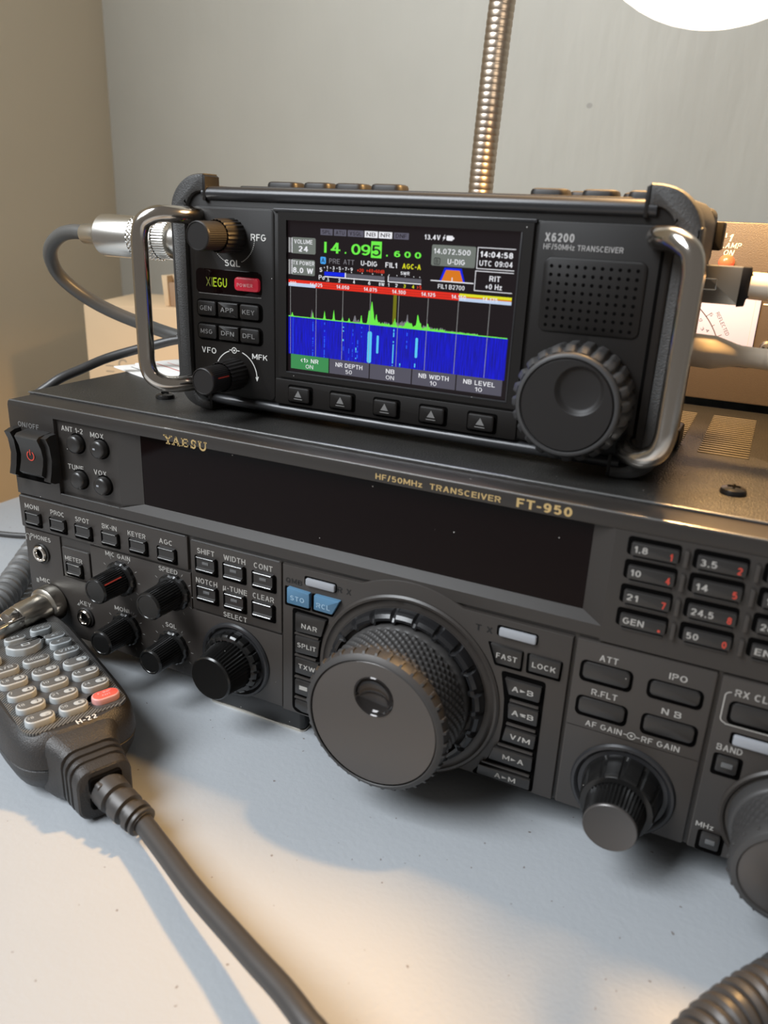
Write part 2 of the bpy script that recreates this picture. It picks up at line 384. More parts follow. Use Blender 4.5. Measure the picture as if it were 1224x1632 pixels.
def thing(name, loc, label, cat, group=None):
    o = bpy.data.objects.new(name, None); COL.objects.link(o); o.empty_display_size = 0.01
    o.location = loc; WORLD[o.name] = Vector(loc)
    return tag(o, label, cat, group)
def tag(o, label, cat, group=None):
    o['label'] = label; o['category'] = cat
    if group: o['group'] = group
    return o
def rrpoly(x0, x1, z0, z1, r, seg=4):
    out = []
    for cx, cz, a in ((x1-r, z1-r, 0), (x0+r, z1-r, 90), (x0+r, z0+r, 180), (x1-r, z0+r, 270)):
        for i in range(seg+1):
            t = math.radians(a+90*i/seg); out.append((cx+r*math.cos(t), cz+r*math.sin(t)))
    return out
def catmull(pts, n=10):
    P = [Vector(p) for p in pts]; P = [P[0]*2-P[1]]+P+[P[-1]*2-P[-2]]; out = []
    for i in range(1, len(P)-2):
        for k in range(n):
            t = k/n; a, b, c, d = P[i-1], P[i], P[i+1], P[i+2]
            out.append(0.5*((2*b)+(c-a)*t+(2*a-5*b+4*c-d)*t*t+(3*b-a-3*c+d)*t**3))
    out.append(P[-2]); return out
def mmv(*p): return [Vector(q)*0.001 for q in p]
def box(b, p0, p1, mi=0, bev=0.0):
    F = Frame((0, 0, 0)); return b.rr(F, p0[0], p1[0], p0[2], p1[2], -p1[1], -p0[1], 0.01, bev, mi, 1)

# ------------------------------------------------------------------ setting
def slab(name, p0, p1, m):
    b = B(); box(b, p0, p1); o = b.obj(name, m); o['kind'] = 'structure'; return o
slab('floor', (-1500, -2600, -760), (2200, 500, -740), floor_m)
slab('wall_back', (-310, 378, -740), (2200, 440, 1700), wall_m)
slab('wall_left', (-360, -150, -740), (-294, 378, 1700), wall2_m)

tab = thing('folding_table', (0.3, 0.0, -0.74), 'speckled white plastic folding table carrying all the radio gear', 'table')
b = B(); Fz = Frame((0, 0, 0), (1, 0, 0), (0, 1, 0), (0, 0, 1))
b.rr(Fz, -174.5, 1000, -420, 355, -38, 0, 14, 3, seg=6); b.obj('tabletop', table_m, tab)
for x, y in ((-110, -350), (930, -350), (-110, 290), (930, 290)):
    B().tube(mmv((x, y, -740), (x, y, -36)), 0.0125).obj('leg', cord_m, tab)

# ------------------------------------------------------------------ desktop transceiver
FT = Frame((0, 0, 0), D=221.2, c=(277.6, 191.76))
T = thing('desktop_transceiver', (0.18, 0.15, 0.0), 'large black desktop radio transceiver with big tuning dial standing on the white table', 'transceiver')
b = B()
box(b, (-1, 12, 14), (366, 315, 113)); b.obj('chassis', cover_m, T)
b = B()
b.rr(Fz, -1.5, 366.5, 12.2, 316, 113, 116.8, 1.5, 0.5); cover = b.obj('top_cover', cover_m, T)
b = B()
for gx in (236, 260, 284, 308):
    for i in range(20):
        y = 80+i*3.55
        b.rr(Fz, gx, gx+17.5, y, y+1.5, 116.6, 117.2, 0.7, 0.2, seg=2)
b.obj('vent_louvres', mat('vent_louvre_paint', (0.16, 0.145, 0.12, 1), 0.35, metal=0.5), cover, kind='stuff')
b = B()
for gx in (236, 260, 284, 308):
    for i in range(20):
        y = 81.6+i*3.55; b.quad(Fz, gx+.4, gx+17.1, y, y+1.8, 116.86)
b.obj('vent_slots', well_m, cover, kind='stuff')
for sx, sy in ((52, 36), (275, 35), (52, 260), (275, 260)):
    b = B(); b.lathe(Fz, (sx, sy), [(3.9, 116.8), (4.0, 117.4), (3.6, 118.4), (2.4, 118.9), (0, 119.1)], 24)
    b.rr(Fz, sx-1.9, sx+1.9, sy-.35, sy+.35, 118.9, 119.3, .1, 0, mi=1); b.rr(Fz, sx-.35, sx+.35, sy-1.9, sy+1.9, 118.9, 119.3, .1, 0, mi=1)
    b.obj('screw', [knob_m, well_m], cover)
# fascia
b = B()
b.prism(FT, [(0, 75.4), (0, 113.6), (0.5, 115.2), (2, 116), (365, 116), (365, 111), (25.3, 111), (25.3, 75.4)], -12.7, 0, 0.35)
b.rr(FT, 0, 365, 12, 76.0, -12.6, -1.2, .05, 0)
b.rr(FT, 247.1, 365, 74.6, 111, -12.7, 0, .05, 0)
b.rr(FT, 25.3, 56.8, 79.4, 111, -12.65, -1.6, .05, 0)
b.rr(FT, 25.3, 247.1, 75.4, 79.4, -12.7, 0.0, .05, 0)
b.add([FT.P(56.8, 79.4, -1.6), FT.P(67.2, 82.0, -3.4), FT.P(67.2, 111, -3.4), FT.P(56.8, 111, -1.6)], [(0, 1, 2, 3)])
b.add([FT.P(247.1, 79.4, 0), FT.P(240.4, 82.0, -3.4), FT.P(240.4, 111, -3.4), FT.P(247.1, 111, 0)], [(0, 1, 2, 3)])
b.add([FT.P(56.8, 79.4, 0), FT.P(247.1, 79.4, 0), FT.P(240.4, 82.0, -3.4), FT.P(67.2, 82.0, -3.4)], [(0, 1, 2, 3)])
fas = b.obj('front_panel', fascia_m, T, angle=25)
def rim(pts, r=.32, name='edge_highlight', parent=None, F=FT, m=None):
    b = B(); b.tube([F.P(*p) for p in pts], r*.001, 8); return b.obj(name, m or rim_m, parent or fas)
rim_m = mat('edge_highlight', (0.22, 0.22, 0.22, 1), 0.2, metal=0.7)  # pale metal strips added along edges to imitate the window highlight
rim([(1.5, 115.75, -.25), (364, 115.75, -.25)]); rim([(-1.0, 116.6, -12.3), (365, 116.6, -12.3)], .4)
rim([(25.6, 79.45, -.2), (57, 79.45, -.2)], .25)
b = B(); b.rr(FT, 66.5, 241, 81, 111, -6, -3.5, .1, 0); b.obj('display_window', glass_m, T)
pan = {}
def cpanel(poly, h1=0.0, name='control_panel'):
    b = B(); b.prism(FT, poly, -2.5, h1, 0.45); return b.obj(name, panel_m, T, angle=25)
def rp(x0, x1, z0, z1, r=.6): return rrpoly(x0, x1, z0, z1, r, 3)
pan['A'] = cpanel(rp(0.0, 90.4, 60.0, 74.5, .8))
rim([(1, 74.3, -.2), (89.6, 74.3, -.2)], parent=pan['A'])
pan['B'] = cpanel(rp(91.8, 133.2, 44.4, 73.8, .8))
rim([(92.6, 73.6, -.2), (132.4, 73.6, -.2)], parent=pan['B'])
pan['M'] = cpanel(rp(22, 37.6, 41.5, 55.2, .6), -0.4)
rim([(22.6, 55.0, -.6), (37.0, 55.0, -.6)], .22, parent=pan['M'])
cx, cz = 184.9, 38.9
arc = [(cx+39.6*math.cos(math.radians(a)), cz+39.6*math.sin(math.radians(a))) for a in range(62, 121, 4)]
pan['C'] = cpanel([(133.9, 12.2), (239.6, 12.2), (239.6, 73.6)]+arc+[(133.9, 73.6)], 0.4)
pan['D'] = cpanel(rp(240.7, 281.3, 12.2, 73.8, .6), 0.2)
pan['E'] = cpanel(rp(282.5, 365, 12.2, 73.5, .6), 0.2)
pan['L'] = cpanel([(1, 12.2), (133.2, 12.2), (133.2, 43.6), (91, 43.6), (91, 59.2), (38.4, 59.2), (38.4, 41), (21.4, 41), (21.4, 59.2), (1, 59.2)], -0.5)
# lettering on the panels
def letters(parent, items, m, name='lettering', h=0.0, bold=0.018):
    b = B()
    for (t, x0, x1, zc, hg) in items: b.text(FT.at(h), t, x0, x1, zc+1.0, hg, h+0.06, bold)
    return b.obj(name, m, parent, recalc=False)
letters(fas, [('ON/OFF', 5.2, 17.0, 105.3, 2.1)], dim_m)
letters(fas, [('ANT 1-2', 29.7, 41.1, 107.2, 2.1), ('MOX', 45, 51.8, 106.8, 2.1), ('TUNE', 31.3, 39.7, 91.6, 2.1), ('VOX', 45.2, 51.8, 91.6, 2.1)], white_m, h=-1.6)
letters(pan['A'], [('MONI', 3.3, 11.5, 69.2, 2.1), ('PROC', 18.3, 26.0, 69.2, 2.1), ('SPOT', 32.4, 40, 69.0, 2.1), ('BK-IN', 47, 54.8, 69.0, 2.1), ('KEYER', 60.6, 69.7, 68.8, 2.1), ('AGC', 76.6, 83.0, 69.0, 2.1)], white_m)
letters(pan['M'], [('METER', 24.1, 33.9, 49.7, 2.0)], white_m, h=-0.4)
lb = letters(pan['L'], [('PHONES', 4.6, 16.5, 55.6, 2.0), ('MIC', 7.2, 13.3, 35.5, 2.0), ('KEY', 30.4, 36.6, 30.0, 2.0), ('MIC GAIN', 47.6, 60.8, 57.1, 2.0), ('SPEED', 75.6, 84.9, 57.0, 2.0), ('MONI', 50.2, 58.1, 32.8, 2.0), ('SQL', 77.4, 82.9, 32.4, 2.0)], white_m, h=-0.5)
b = B(); g = FT.at(-.5)
b.ring(g, (2.9, 55.8), 1.1, 1.45, -.43, 0, 180, 12); b.quad(g, 1.4, 2.2, 54.1, 55.8, -.43); b.quad(g, 3.6, 4.4, 54.1, 55.8, -.43)
b.quad(g, 5.3, 6.5, 34.5, 36.5, -.43); b.quad(g, 5.0, 5.25, 34.5, 36.5, -.43)
b.poly(g, [(28.3, 29.2), (30.0, 29.2), (29.8, 30.8)], -.43)
for kx_, kz_ in ((55, 48.2), (82.3, 49), (55.7, 25.2), (80.8, 23.6)):
    for i in range(11):
        a = math.radians(-60+i*30); c_, s_ = math.cos(a), math.sin(a); r0, r1 = 9.0, 10.2
        b.poly(g, [(kx_+r0*c_-.13*s_, kz_+r0*s_+.13*c_), (kx_+r1*c_-.13*s_, kz_+r1*s_+.13*c_), (kx_+r1*c_+.13*s_, kz_+r1*s_-.13*c_), (kx_+r0*c_+.13*s_, kz_+r0*s_-.13*c_)], -.43)
b.obj('symbols', mat('soft_white_print', (0.24, 0.235, 0.22, 1), .6), pan['L'], recalc=False)
letters(pan['B'], [('SHIFT', 95.2, 103.2, 69.0, 2.2), ('WIDTH', 107.5, 117.4, 69.0, 2.2), ('CONT', 121.2, 129.4, 69.0, 2.2), ('NOTCH', 94.0, 104.1, 56.4, 2.2), ('\u03bc-TUNE', 106.7, 117.9, 56.4, 2.2), ('CLEAR', 120.5, 129.9, 56.5, 2.2), ('SELECT', 106.7, 117.6, 44.9, 2.1)], white_m)
letters(pan['C'], [('QMB', 135.1, 142, 66.5, 2.0), ('R X', 156.4, 162.0, 67.9, 2.2), ('T X', 208.0, 213.8, 67.5, 2.2)], emboss_m, h=.4, bold=.03)
letters(pan['D'], [('ATT', 248.1, 253.7, 67.9, 2.1), ('IPO', 268.5, 273.6, 67.9, 2.1), ('R.FLT', 247.2, 255.1, 55.6, 2.1), ('N B', 268.2, 273.9, 55.7, 2.1), ('AF GAIN', 246.8, 258.1, 44.1, 2.0), ('RF GAIN', 264, 275.2, 44.1, 2.0)], white_m, h=.2)
b = B(); g = FT.at(.2)
b.ring(g, (261, 45), 1.0, 1.3, .27, 0, 360, 20); b.ring(g, (261, 45), 0.0, .45, .27, 0, 360, 12)
b.quad(g, 258.6, 260, 44.85, 45.15, .27); b.quad(g, 262, 263.6, 44.85, 45.15, .27)
b.obj('symbols', white_m, pan['D'], recalc=False)
b = B(); b.quad(g, 240.9, 281.0, 42.95, 43.1, .25); b.obj('seam_line', well_m, pan['D'], recalc=False)
letters(pan['E'], [('RX CLAR', 286.6, 299.5, 68.0, 2.2), ('BAND', 284.9, 291.9, 49.2, 2.1), ('MHz', 283.9, 289.0, 20.5, 1.9)], white_m, h=.2)
b = B(); g = FT.at(.2)
b.quad(g, 284.0, 284.35, 60.0, 67.2, .27); b.quad(g, 285.6, 330, 58.0, 58.35, .27); b.ring(g, (285.7, 67.2), 1.35, 1.7, .27, 90, 180, 8); b.ring(g, (285.7, 60.0), 1.35, 1.7, .27, 180, 270, 8)
b.obj('symbols', white_m, pan['E'], recalc=False)
# gold lettering: slab serif maker's name drawn stroke by stroke
b = B(); g = FT
def stroke(b, g, x0, z0, x1, z1, w, h):
    d = Vector((x1-x0, z1-z0)).normalized(); n = Vector((-d.y, d.x))*w/2
    b.poly(g, [(x0-n.x, z0-n.y), (x1-n.x, z1-n.y), (x1+n.x, z1+n.y), (x0+n.x, z0+n.y)], h)
S, H0, hh = 0.62, 110.2, 3.1; top, mid = H0+hh, H0+hh/2
def ser(x, z, w=1.5): b.quad(g, x-w/2, x+w/2, z-.24, z+.24, .06)
x = 81.7
stroke(b, g, x+.7, top, x+2.1, mid, .75, .06); stroke(b, g, x+3.5, top, x+2.1, mid, .45, .06); stroke(b, g, x+2.1, mid+.2, x+2.1, H0, .75, .06); ser(x+.7, top-.1); ser(x+3.5, top-.1, 1.2); ser(x+2.1, H0+.1, 1.9)
x = 85.7
stroke(b, g, x+.5, H0, x+1.8, top, .45, .06); stroke(b, g, x+3.1, H0, x+1.8, top, .75, .06); b.quad(g, x+.8, x+2.8, H0+.9, H0+1.25, .06); ser(x+.5, H0+.1, 1.3); ser(x+3.1, H0+.1, 1.4)
x = 90.0
stroke(b, g, x+.8, H0, x+.8, top, .75, .06); b.quad(g, x, x+3.1, H0, H0+.42, .06); b.quad(g, x, x+3.1, top-.42, top, .06); b.quad(g, x+.8, x+2.4, mid-.2, mid+.2, .06)
b.quad(g, x+2.8, x+3.1, H0, H0+1.0, .06); b.quad(g, x+2.8, x+3.1, top-1.0, top, .06); b.quad(g, x+2.2, x+2.45, mid-.5, mid+.5, .06)
x = 93.9
b.ring(g, (x+1.6, H0+2.3), .45, 1.05, .06, 20, 265, 14); b.ring(g, (x+1.6, H0+.95), .45, 1.05, .06, -160, 90, 14); b.quad(g, x+2.5, x+2.8, top-1.1, top, .06); b.quad(g, x+.35, x+.65, H0, H0+1.1, .06); b.quad(g, x+1.2, x+2.0, mid-.3, mid+.3, .06)
x = 97.6
stroke(b, g, x+.8, top, x+.8, H0+1.2, .75, .06); stroke(b, g, x+3.3, top, x+3.3, H0+1.2, .45, .06); b.ring(g, (x+2.05, H0+1.3), .9, 1.55, .06, 180, 360, 14); ser(x+.8, top-.1, 1.6); ser(x+3.3, top-.1, 1.3)
b.obj('gold_lettering', gold_m, fas, recalc=False); b = B()
b.text(g, 'HF/50MHz  TRANSCEIVER', 169.6, 212.2, 113.0, 1.9, .06, .02)
b.obj('gold_lettering', gold_m, fas, recalc=False); b = B()
b.text(g, 'FT-950', 217.2, 234.1, 113.2, 2.9, .06, .035)
b.obj('gold_lettering', gold_m, fas, recalc=False)

# power rocker
g = FT.at(2)
b = B(); b.rr(FT, -0.2, 21.5, 82.6, 103.5, -.3, .35, 2, .3); hous = b.obj('switch_housing', well_m, T)
for x0, x1 in ((-1.4, 2.0), (18.6, 22.2)):
    b = B()
    prof = [(3.2, 83), (5.2, 84.2), (4.2, 88), (3.4, 93), (4.0, 99), (5.4, 102.5), (3.0, 103.4), (0, 103.6), (0, 82.6)]
    vs = [FT.at(3.5).P(x0, z, h) for h, z in prof]+[FT.at(3.5).P(x1, z, h) for h, z in prof]; n = len(prof)
    b.add(vs, [tuple(range(n)), tuple(range(n, 2*n))]+[(i, (i+1) % n, n+(i+1) % n, n+i) for i in range(n)])
    b.obj('switch_guard', key_m, hous, angle=50)
b = B(); prof = [(5.0, 84.5), (6.6, 86), (5.4, 90), (5.0, 93), (5.6, 97), (7.2, 101.2), (6.0, 102.3), (0, 103), (0, 84)]
x0, x1 = 4.1, 16.8
vs = [FT.at(5.5).P(x0, z, h) for h, z in prof]+[FT.at(5.5).P(x1, z, h) for h, z in prof]; n = len(prof)
b.add(vs, [tuple(range(n)), tuple(range(n, 2*n))]+[(i, (i+1) % n, n+(i+1) % n, n+i) for i in range(n)])
rock = b.obj('power_rocker', key_m, T, angle=50)
g = FT.at(5.2); b = B(); b.ring(g, (10.4, 93.3), 1.7, 2.15, 5.35, 120, 420, 24); b.quad(g, 10.18, 10.62, 93.6, 96.0, 5.45); b.obj('power_symbol', red_m, rock, recalc=False)

# round push buttons
for x, z, led in ((35.5, 102.1, 0), (48.0, 102.0, 1), (35.6, 87.1, 0), (48.3, 86.9, 1)):
    F = FT.at(.5)
    b = B(); b.lathe(F, (x, z), [(4.3, -1.6), (4.3, -1.35), (3.6, -1.3)], 32, mi=1); b.lathe(F, (x, z), [(3.7, -1.6), (3.7, .6), (3.3, 1.2), (2.4, 1.5), (0, 1.6)], 32)
    k = b.obj('push_button', [key_m, well_m], T)
    if led:
        b = B(); b.quad(F, x-1.4, x-.2, z+.0, z+.7, 1.62); b.obj('indicator', led_m, k, recalc=False)
b = B(); b.quad(FT, 25.6, 58, 79.0, 79.6, .08)
# function keys with a lip
key_edge_m = mat('key_edge_highlight', (0.22, 0.22, 0.22, 1), 0.2, metal=0.5)  # pale tubes on the key lips paint in bright highlights
def fkey(x, z, w=7.4, hgt=5.2, slot=False, base=0.0, name='function_key'):
    F = FT.at(base+1.5)
    b = B(); b.rr(FT.at(base), x-w/2-.7, x+w/2+2.1, z-hgt/2-.9, z+hgt/2+.5, base-.3, base+.12, .8, 0, mi=1)  # flat black surround, widened to paint the shade in the gap
    prof = [(base, -hgt/2), (base+1.7, -hgt/2+.1), (base+2.2, -hgt/2+.7), (base+2.1, -hgt/2+1.0), (base+1.3, -hgt/2+1.5), (base+1.3, hgt/2-.9), (base+1.9, hgt/2-.5), (base+1.8, hgt/2-.1), (base, hgt/2)]
    n = len(prof); vs = [F.P(x-w/2, z+q, h) for h, q in prof]+[F.P(x+w/2, z+q, h) for h, q in prof]
    b.add(vs, [tuple(range(n)), tuple(range(n, 2*n))]+[(i, (i+1) % n, n+(i+1) % n, n+i) for i in range(n)])
    for zz, hh_ in ((-hgt/2+.75, base+2.15), (hgt/2-.35, base+1.85)): b.tube([F.P(x-w/2+.2, z+zz, hh_), F.P(x+w/2-.2, z+zz, hh_)], .00017, 6, mi=2)
    k = b.obj(name, [key_m, well_m, key_edge_m], T, angle=30)
    if slot:
        s_ = B(); s_.rr(F, x-1.5, x+1.5, z-.2, z+1.0, base+1.2, base+1.5, .15, .1); s_.obj('indicator', led_dark, k)
    return k
led_dark0 = 0
led_dark = mat('smoked_indicator', (0.10, 0.10, 0.10, 1), 0.25)
for x, z in ((6.9, 64.7), (21.4, 64.8), (35.8, 64.8), (50.4, 64.8), (65.1, 64.8), (79.6, 64.6)): fkey(x, z)
fkey(28.5, 45.9, base=-.4)
for x, z in ((98.6, 64.5), (111.6, 64.5), (124.9, 64.3), (98.6, 52.2), (111.6, 52.2)): fkey(x, z, 8.2, 6.0, True)
fkey(124.6, 52.0, 8.2, 6.0)

def pkey(poly, parent_level, hgt, txt=None, m=None, tm=None, tx=None, name='key', bev=.35, well=.7, lipwell=True, th=1.9):
    F = FT.at(parent_level+hgt); b = B()
    cxp = sum(p[0] for p in poly)/len(poly); czp = sum(p[1] for p in poly)/len(poly)
    if lipwell:
        xs = [p[0] for p in poly]; zs = [p[1] for p in poly]; w_, h_ = max(xs)-min(xs), max(zs)-min(zs)
        wp = [(cxp+(p[0]-cxp)*(1+2*well/w_), czp+(p[1]-czp)*(1+2*well/h_)) for p in poly]
        b.prism(FT.at(parent_level), wp, parent_level-.3, parent_level+.1, 0, mi=1)  # black plate around the key imitates a shaded gap
    b.prism(F, poly, parent_level, parent_level+hgt, bev)
    k = b.obj(name, [m or key_m, well_m], T, angle=30)
    if txt:
        t = B(); t.text(F, txt, tx[0], tx[1], tx[2], th, parent_level+hgt+.05, .02); t.obj('lettering', tm or white_m, k, recalc=False)
    return k
def rnd(pts, r=.5):      # round off the corners of a polygon
    out = []; n = len(pts)
    for i in range(n):
        p0, p1, p2 = Vector(pts[i-1]), Vector(pts[i]), Vector(pts[(i+1) % n])
        a = p1+(p0-p1).normalized()*r; c_ = p1+(p2-p1).normalized()*r
        out += [tuple(a), tuple((a+c_)/2*.5+p1*.5), tuple(c_)]
    return out
pkey(rnd([(135.4, 64.4), (144.9, 64.0), (144.9, 58), (135.4, 58)]), .4, 1.6, 'STO', blue_m, bluep_m, (137.0, 142.9, 60.7))
pkey(rnd([(146.8, 64.1), (157.4, 64.1), (154.4, 58.1), (146.8, 58.2)]), .4, 1.6, 'RCL', blue_m, bluep_m, (148.0, 153.6, 60.5))
b = B(); b.quad(FT, 145.5, 146.2, 58.5, 63.5, .9); b.quad(FT, 225.0, 225.6, 58, 62.5, .9)
# side key columns around the dial
wL = [(138.0, 57.0), (153.6, 56.6), (150.9, 48.6), (150, 39), (148.5, 29), (151, 19), (154, 12.6), (140, 12.6), (138.0, 14)]
wR = [(217.2, 55.0), (232.9, 55.0), (232.9, 11.0), (210.9, 10.6), (216.2, 19.5), (219.6, 28), (220.6, 36), (220.0, 45)]
b = B(); b.prism(FT.at(.4), rnd(wL, 1.2), .0, .5, 0); b.obj('key_recess_shade', well_m, T); b = B(); b.prism(FT.at(.4), rnd([(218, 55.2), (233, 55.2), (233, 12.3), (211.2, 12.3), (216.4, 20), (219.8, 28), (220.4, 36), (220, 45)], 1.2), 0, .5, 0)  # flat black plates put shade behind the key columns, nothing is cut
b.obj('key_recess_shade', well_m, T)
for poly, t, tx in (
    ([(139, 54.9), (151.9, 54.9), (150.1, 47.8), (139, 47.4)], 'NAR', (141.8, 148.4, 50.4)),
    ([(139, 45.6), (149.5, 45.8), (148.8, 39.0), (139, 38.5)], 'SPLIT', (140.1, 148.1, 42.1)),
    ([(139, 36.4), (149.3, 36.4), (147.2, 29.7), (139, 29.8)], 'TXW', (140.6, 147.8, 33.2)),
    ([(139, 26.9), (149.3, 26.9), (151, 20.5), (139, 20.7)], '\u25a0', (141.0, 144.5, 24.0)),
    ([(139, 17.8), (153, 17.8), (154, 13.2), (142, 13.2), (139, 14.5)], None, None),
    ([(219.4, 52.6), (231.8, 52.6), (231.5, 46.9), (221.2, 46.9)], 'A\u25baB', (222.2, 229.4, 49.6)),
    ([(221.4, 43.5), (231.7, 43.5), (231.7, 37.9), (221.8, 37.9)], 'A\u21c4B', (223.0, 230.4, 40.7)),
    ([(221.4, 34.1), (231.9, 34.1), (231.6, 28.8), (220.6, 28.8)], 'V/M', (223.3, 230.2, 31.4)),
    ([(218.2, 25.3), (231.7, 25.3), (231.7, 19.9), (216.6, 19.9)], 'M\u25baA', (221.6, 228.9, 22.6)),
    ([(213.4, 16.4), (231.8, 16.6), (231.8, 12.4), (213.0, 12.4)], 'A\u25baM', (219.5, 226.9, 14.4))):
    pkey(rnd(poly, .5), .5, 1.3, t, None, white_m, tx, lipwell=False, bev=.3)
F = FT.at(1.0)
for z, x0, x1 in ((46.7, 139, 149.2), (37.6, 139, 148.2), (28.3, 139, 147.4), (19.2, 139, 150), (45.0, 221.9, 231.6), (35.9, 221.6, 231.6), (27.0, 219.4, 231.6), (18.1, 214.6, 231.4)):
    b = B(); b.rr(F, x0, x1, z-.4, z+.4, .4, 1.3, .3, .15); b.obj('key_divider', panel_m, T)
pkey(rnd([(213.4, 63.8), (224.2, 63.4), (224.1, 57.2), (216.0, 57.2)]), .4, 1.2, 'FAST', None, white_m, (215.8, 222.8, 60.2))
pkey(rnd([(226.5, 63.3), (236.8, 63.3), (236.6, 57.5), (226.7, 57.5)]), .4, 1.2, 'LOCK', None, white_m, (227.8, 235.4, 60.3))
for x0, x1, z0, z1, lv in ((143.4, 155.4, 67.2, 70.0, .4), (215.9, 228.2, 67.3, 70.3, .4), (288.7, 300, 51.9, 55.2, .2)):
    b = B(); F = FT.at(lv+.8); b.rr(F, x0-.9, x1+.4, z0-.3, z1+.5, lv-.2, lv+.1, .8, 0, mi=1); b.rr(F, x0, x1, z0, z1, lv, lv+1.2, .7, .5); b.obj('indicator_lens', [led_m, well_m], T)
for x0, x1, z0, z1 in ((243.6, 257.8, 60.5, 66.1), (263.8, 278.0, 60.9, 65.7), (243.8, 258.0, 48.2, 53.6), (263.8, 278.4, 48.0, 53.6), (286.6, 300.5, 59.4, 65.4)):
    pkey(rrpoly(x0, x1, z0, z1, 1.5, 4), .2, 1.0, bev=.45, well=.9)
for x0, x1, z0, z1 in ((285.6, 291.6, 41.6, 46.9), (286.0, 291.6, 13.2, 18.6)):
    k = pkey(rrpoly(x0, x1, z0, z1, .7, 3), .2, 1.2, bev=.35, well=1.1)
    b = B(); F = FT.at(1.4); b.rr(F, x0+1.5, x1-1.3, z0+2.0, z0+3.6, 1.3, 1.65, .2, .1); b.obj('indicator', led_dark, k)
# keypad
rows = [(104.0, 108.0), (96.6, 100.8), (88.8, 93.0), (81.2, 85.3)]
cols = [(252.0, 265.2), (269.9, 282.9), (288.0, 301.0)]
leg = [[('1.8', '1'), ('3.5', '2'), ('7', '3')], [('10', '4'), ('14', '5'), ('18', '6')], [('21', '7'), ('24.5', '8'), ('28', '9')], [('GEN', '.'), ('50', '0'), ('ENT', '')]]
twd = {'1.8': 3.7, '3.5': 4.3, '7': 1.4, '10': 2.9, '14': 3.2, '18': 3.1, '21': 3.2, '24.5': 6.0, '28': 3.3, 'GEN': 6.0, '50': 3.2, 'ENT': 6.5}
for r, (z0, z1) in enumerate(rows):
    for c, (x0, x1) in enumerate(cols):
        F = FT.at(1.0); b = B()
        b.rr(F, x0-1.2, x1+.3, z0-.3, z1+1.4, -.2, .12, 1.0, 0, mi=1)
        b.rr(F, x0, x1, z0, z1, 0, 1.5, .7, .55)
        b.rr(F, x0+.6, x1-.6, z0-1.3, z0-.55, 0, .6, .35, .2)
        k = b.obj('keypad_key', [key_m, well_m], T, angle=30)
        w_, r_ = leg[r][c]
        t = B(); t.text(F, w_, x0+1.0, x0+1.0+twd[w_], (z0+z1)/2+.15, 2.0, 1.56, .02); t.obj('lettering', white_m, k, recalc=False)
        if r_ == '.':
            t = B(); t.quad(F, x1-2.2, x1-1.5, z0+.9, z0+1.6, 1.56); t.obj('red_lettering', red_m, k, recalc=False)
        elif r_:
            t = B(); t.text(F, r_, x1-2.4, x1-1.2 if r_ != '1' else x1-1.7, (z0+z1)/2-.2, 2.1, 1.56, .025); t.obj('red_lettering', red_m, k, recalc=False)
for (z0, z1) in rows:
    for x in (267.2, 285.4): b = B(); b.rr(FT, x-.6, x+.6, z0-.2, z1+.6, 0, 1.3, .3, .2); b.obj('keypad_divider', panel_m, T)

# knobs -----------------------------------------------------------------
def serr(n, a):
    return lambda t, h, r: r*(1-a*(0.5+0.5*math.cos(n*t)))
def knob(x, z, L, r, base=-.5, red=False, n=36):
    b = B()
    b.lathe(FT, (x, z), [(r+2.6, base), (r+2.5, base+1.5), (r+1.9, base+2.2), (r+.8, base+2.4)], 40, mod=lambda t, h, q: q*(1-.06*(1 if math.cos(12*t) > .7 else 0)))
    st = [(r+.8, base+2.4), (r+.75, 4), (r+.55, L-1.4), (r+.3, L-.5)]
    b.lathe(FT, (x, z), [(r+.8, base+2.3), (r+.8, 3)]+[(r+.75-.3*i/6, 3+(L-4)*i/6) for i in range(7)], n*4, mod=lambda t, h, q: q*(1-.055*(1 if math.cos(n*t) > .1 else 0)))
    b.lathe(FT, (x, z), [(r+.45, L-1), (r+.3, L-.6), (r-.1, L), (r-.6, L), (r-.8, L-.25), (0, L-.25)], 48)
    k = b.obj('knob', knob_m, T, angle=30)
    if red:
        a = math.radians(38); c_, s_ = math.cos(a), math.sin(a); q = B()
        vs = []
        for h, rr_ in ((4.5, r+1.0), (L-1.2, r+.66)):
            for d in (-.28, .28): vs.append(FT.P(x+rr_*c_-d*s_, z+rr_*s_+d*c_, h))
        q.add(vs, [(0, 1, 3, 2)]); q.obj('red_pointer', red_m, k, recalc=False)
    return k
knob(54.9, 48.1, 14.5, 5.1, red=True); knob(82.4, 48.9, 15.2, 5.3); knob(55.8, 25.2, 15.0, 5.0); knob(80.6, 23.5, 14.2, 5.0)
def bezel_ring(x, z, r, parent_level=0, name='knob_bezel', depth=1.0):
    b = B(); L = parent_level
    b.lathe(FT, (x, z), [(r, L-.3), (r, L+.3), (r-.5, L+depth), (r-1.3, L+depth+.1), (r-2.0, L+depth-.3), (r-2.4, L+.2), (0, L+.2)], 72)
    return b.obj(name, [xrail_m], T, angle=35)
# SELECT
bezel_ring(111.5, 26.7, 15.8, -.3)
b = B(); b.lathe(FT, (111.5, 26.7), [(12.4, 0), (12.4, 3.2), (11.8, 3.9), (10.4, 4.2)], 120, mod=lambda t, h, q: q*(1-.06*(1 if math.cos(20*t) > .75 else 0)))
b.obj('notched_collar', knob_m, T, angle=30)
b = B(); b.lathe(FT, (111.5, 26.7), [(10.6, 3)]+[(10.2-1.5*i/8, 4+11*i/8) for i in range(9)], 176, mod=serr(44, .06)); b.lathe(FT, (111.5, 26.7), [(8.9, 14.6), (8.9, 15.2), (8.4, 15.8), (7.6, 15.6), (0, 15.6)], 60)
b.obj('select_knob', knob_m, T, angle=30)
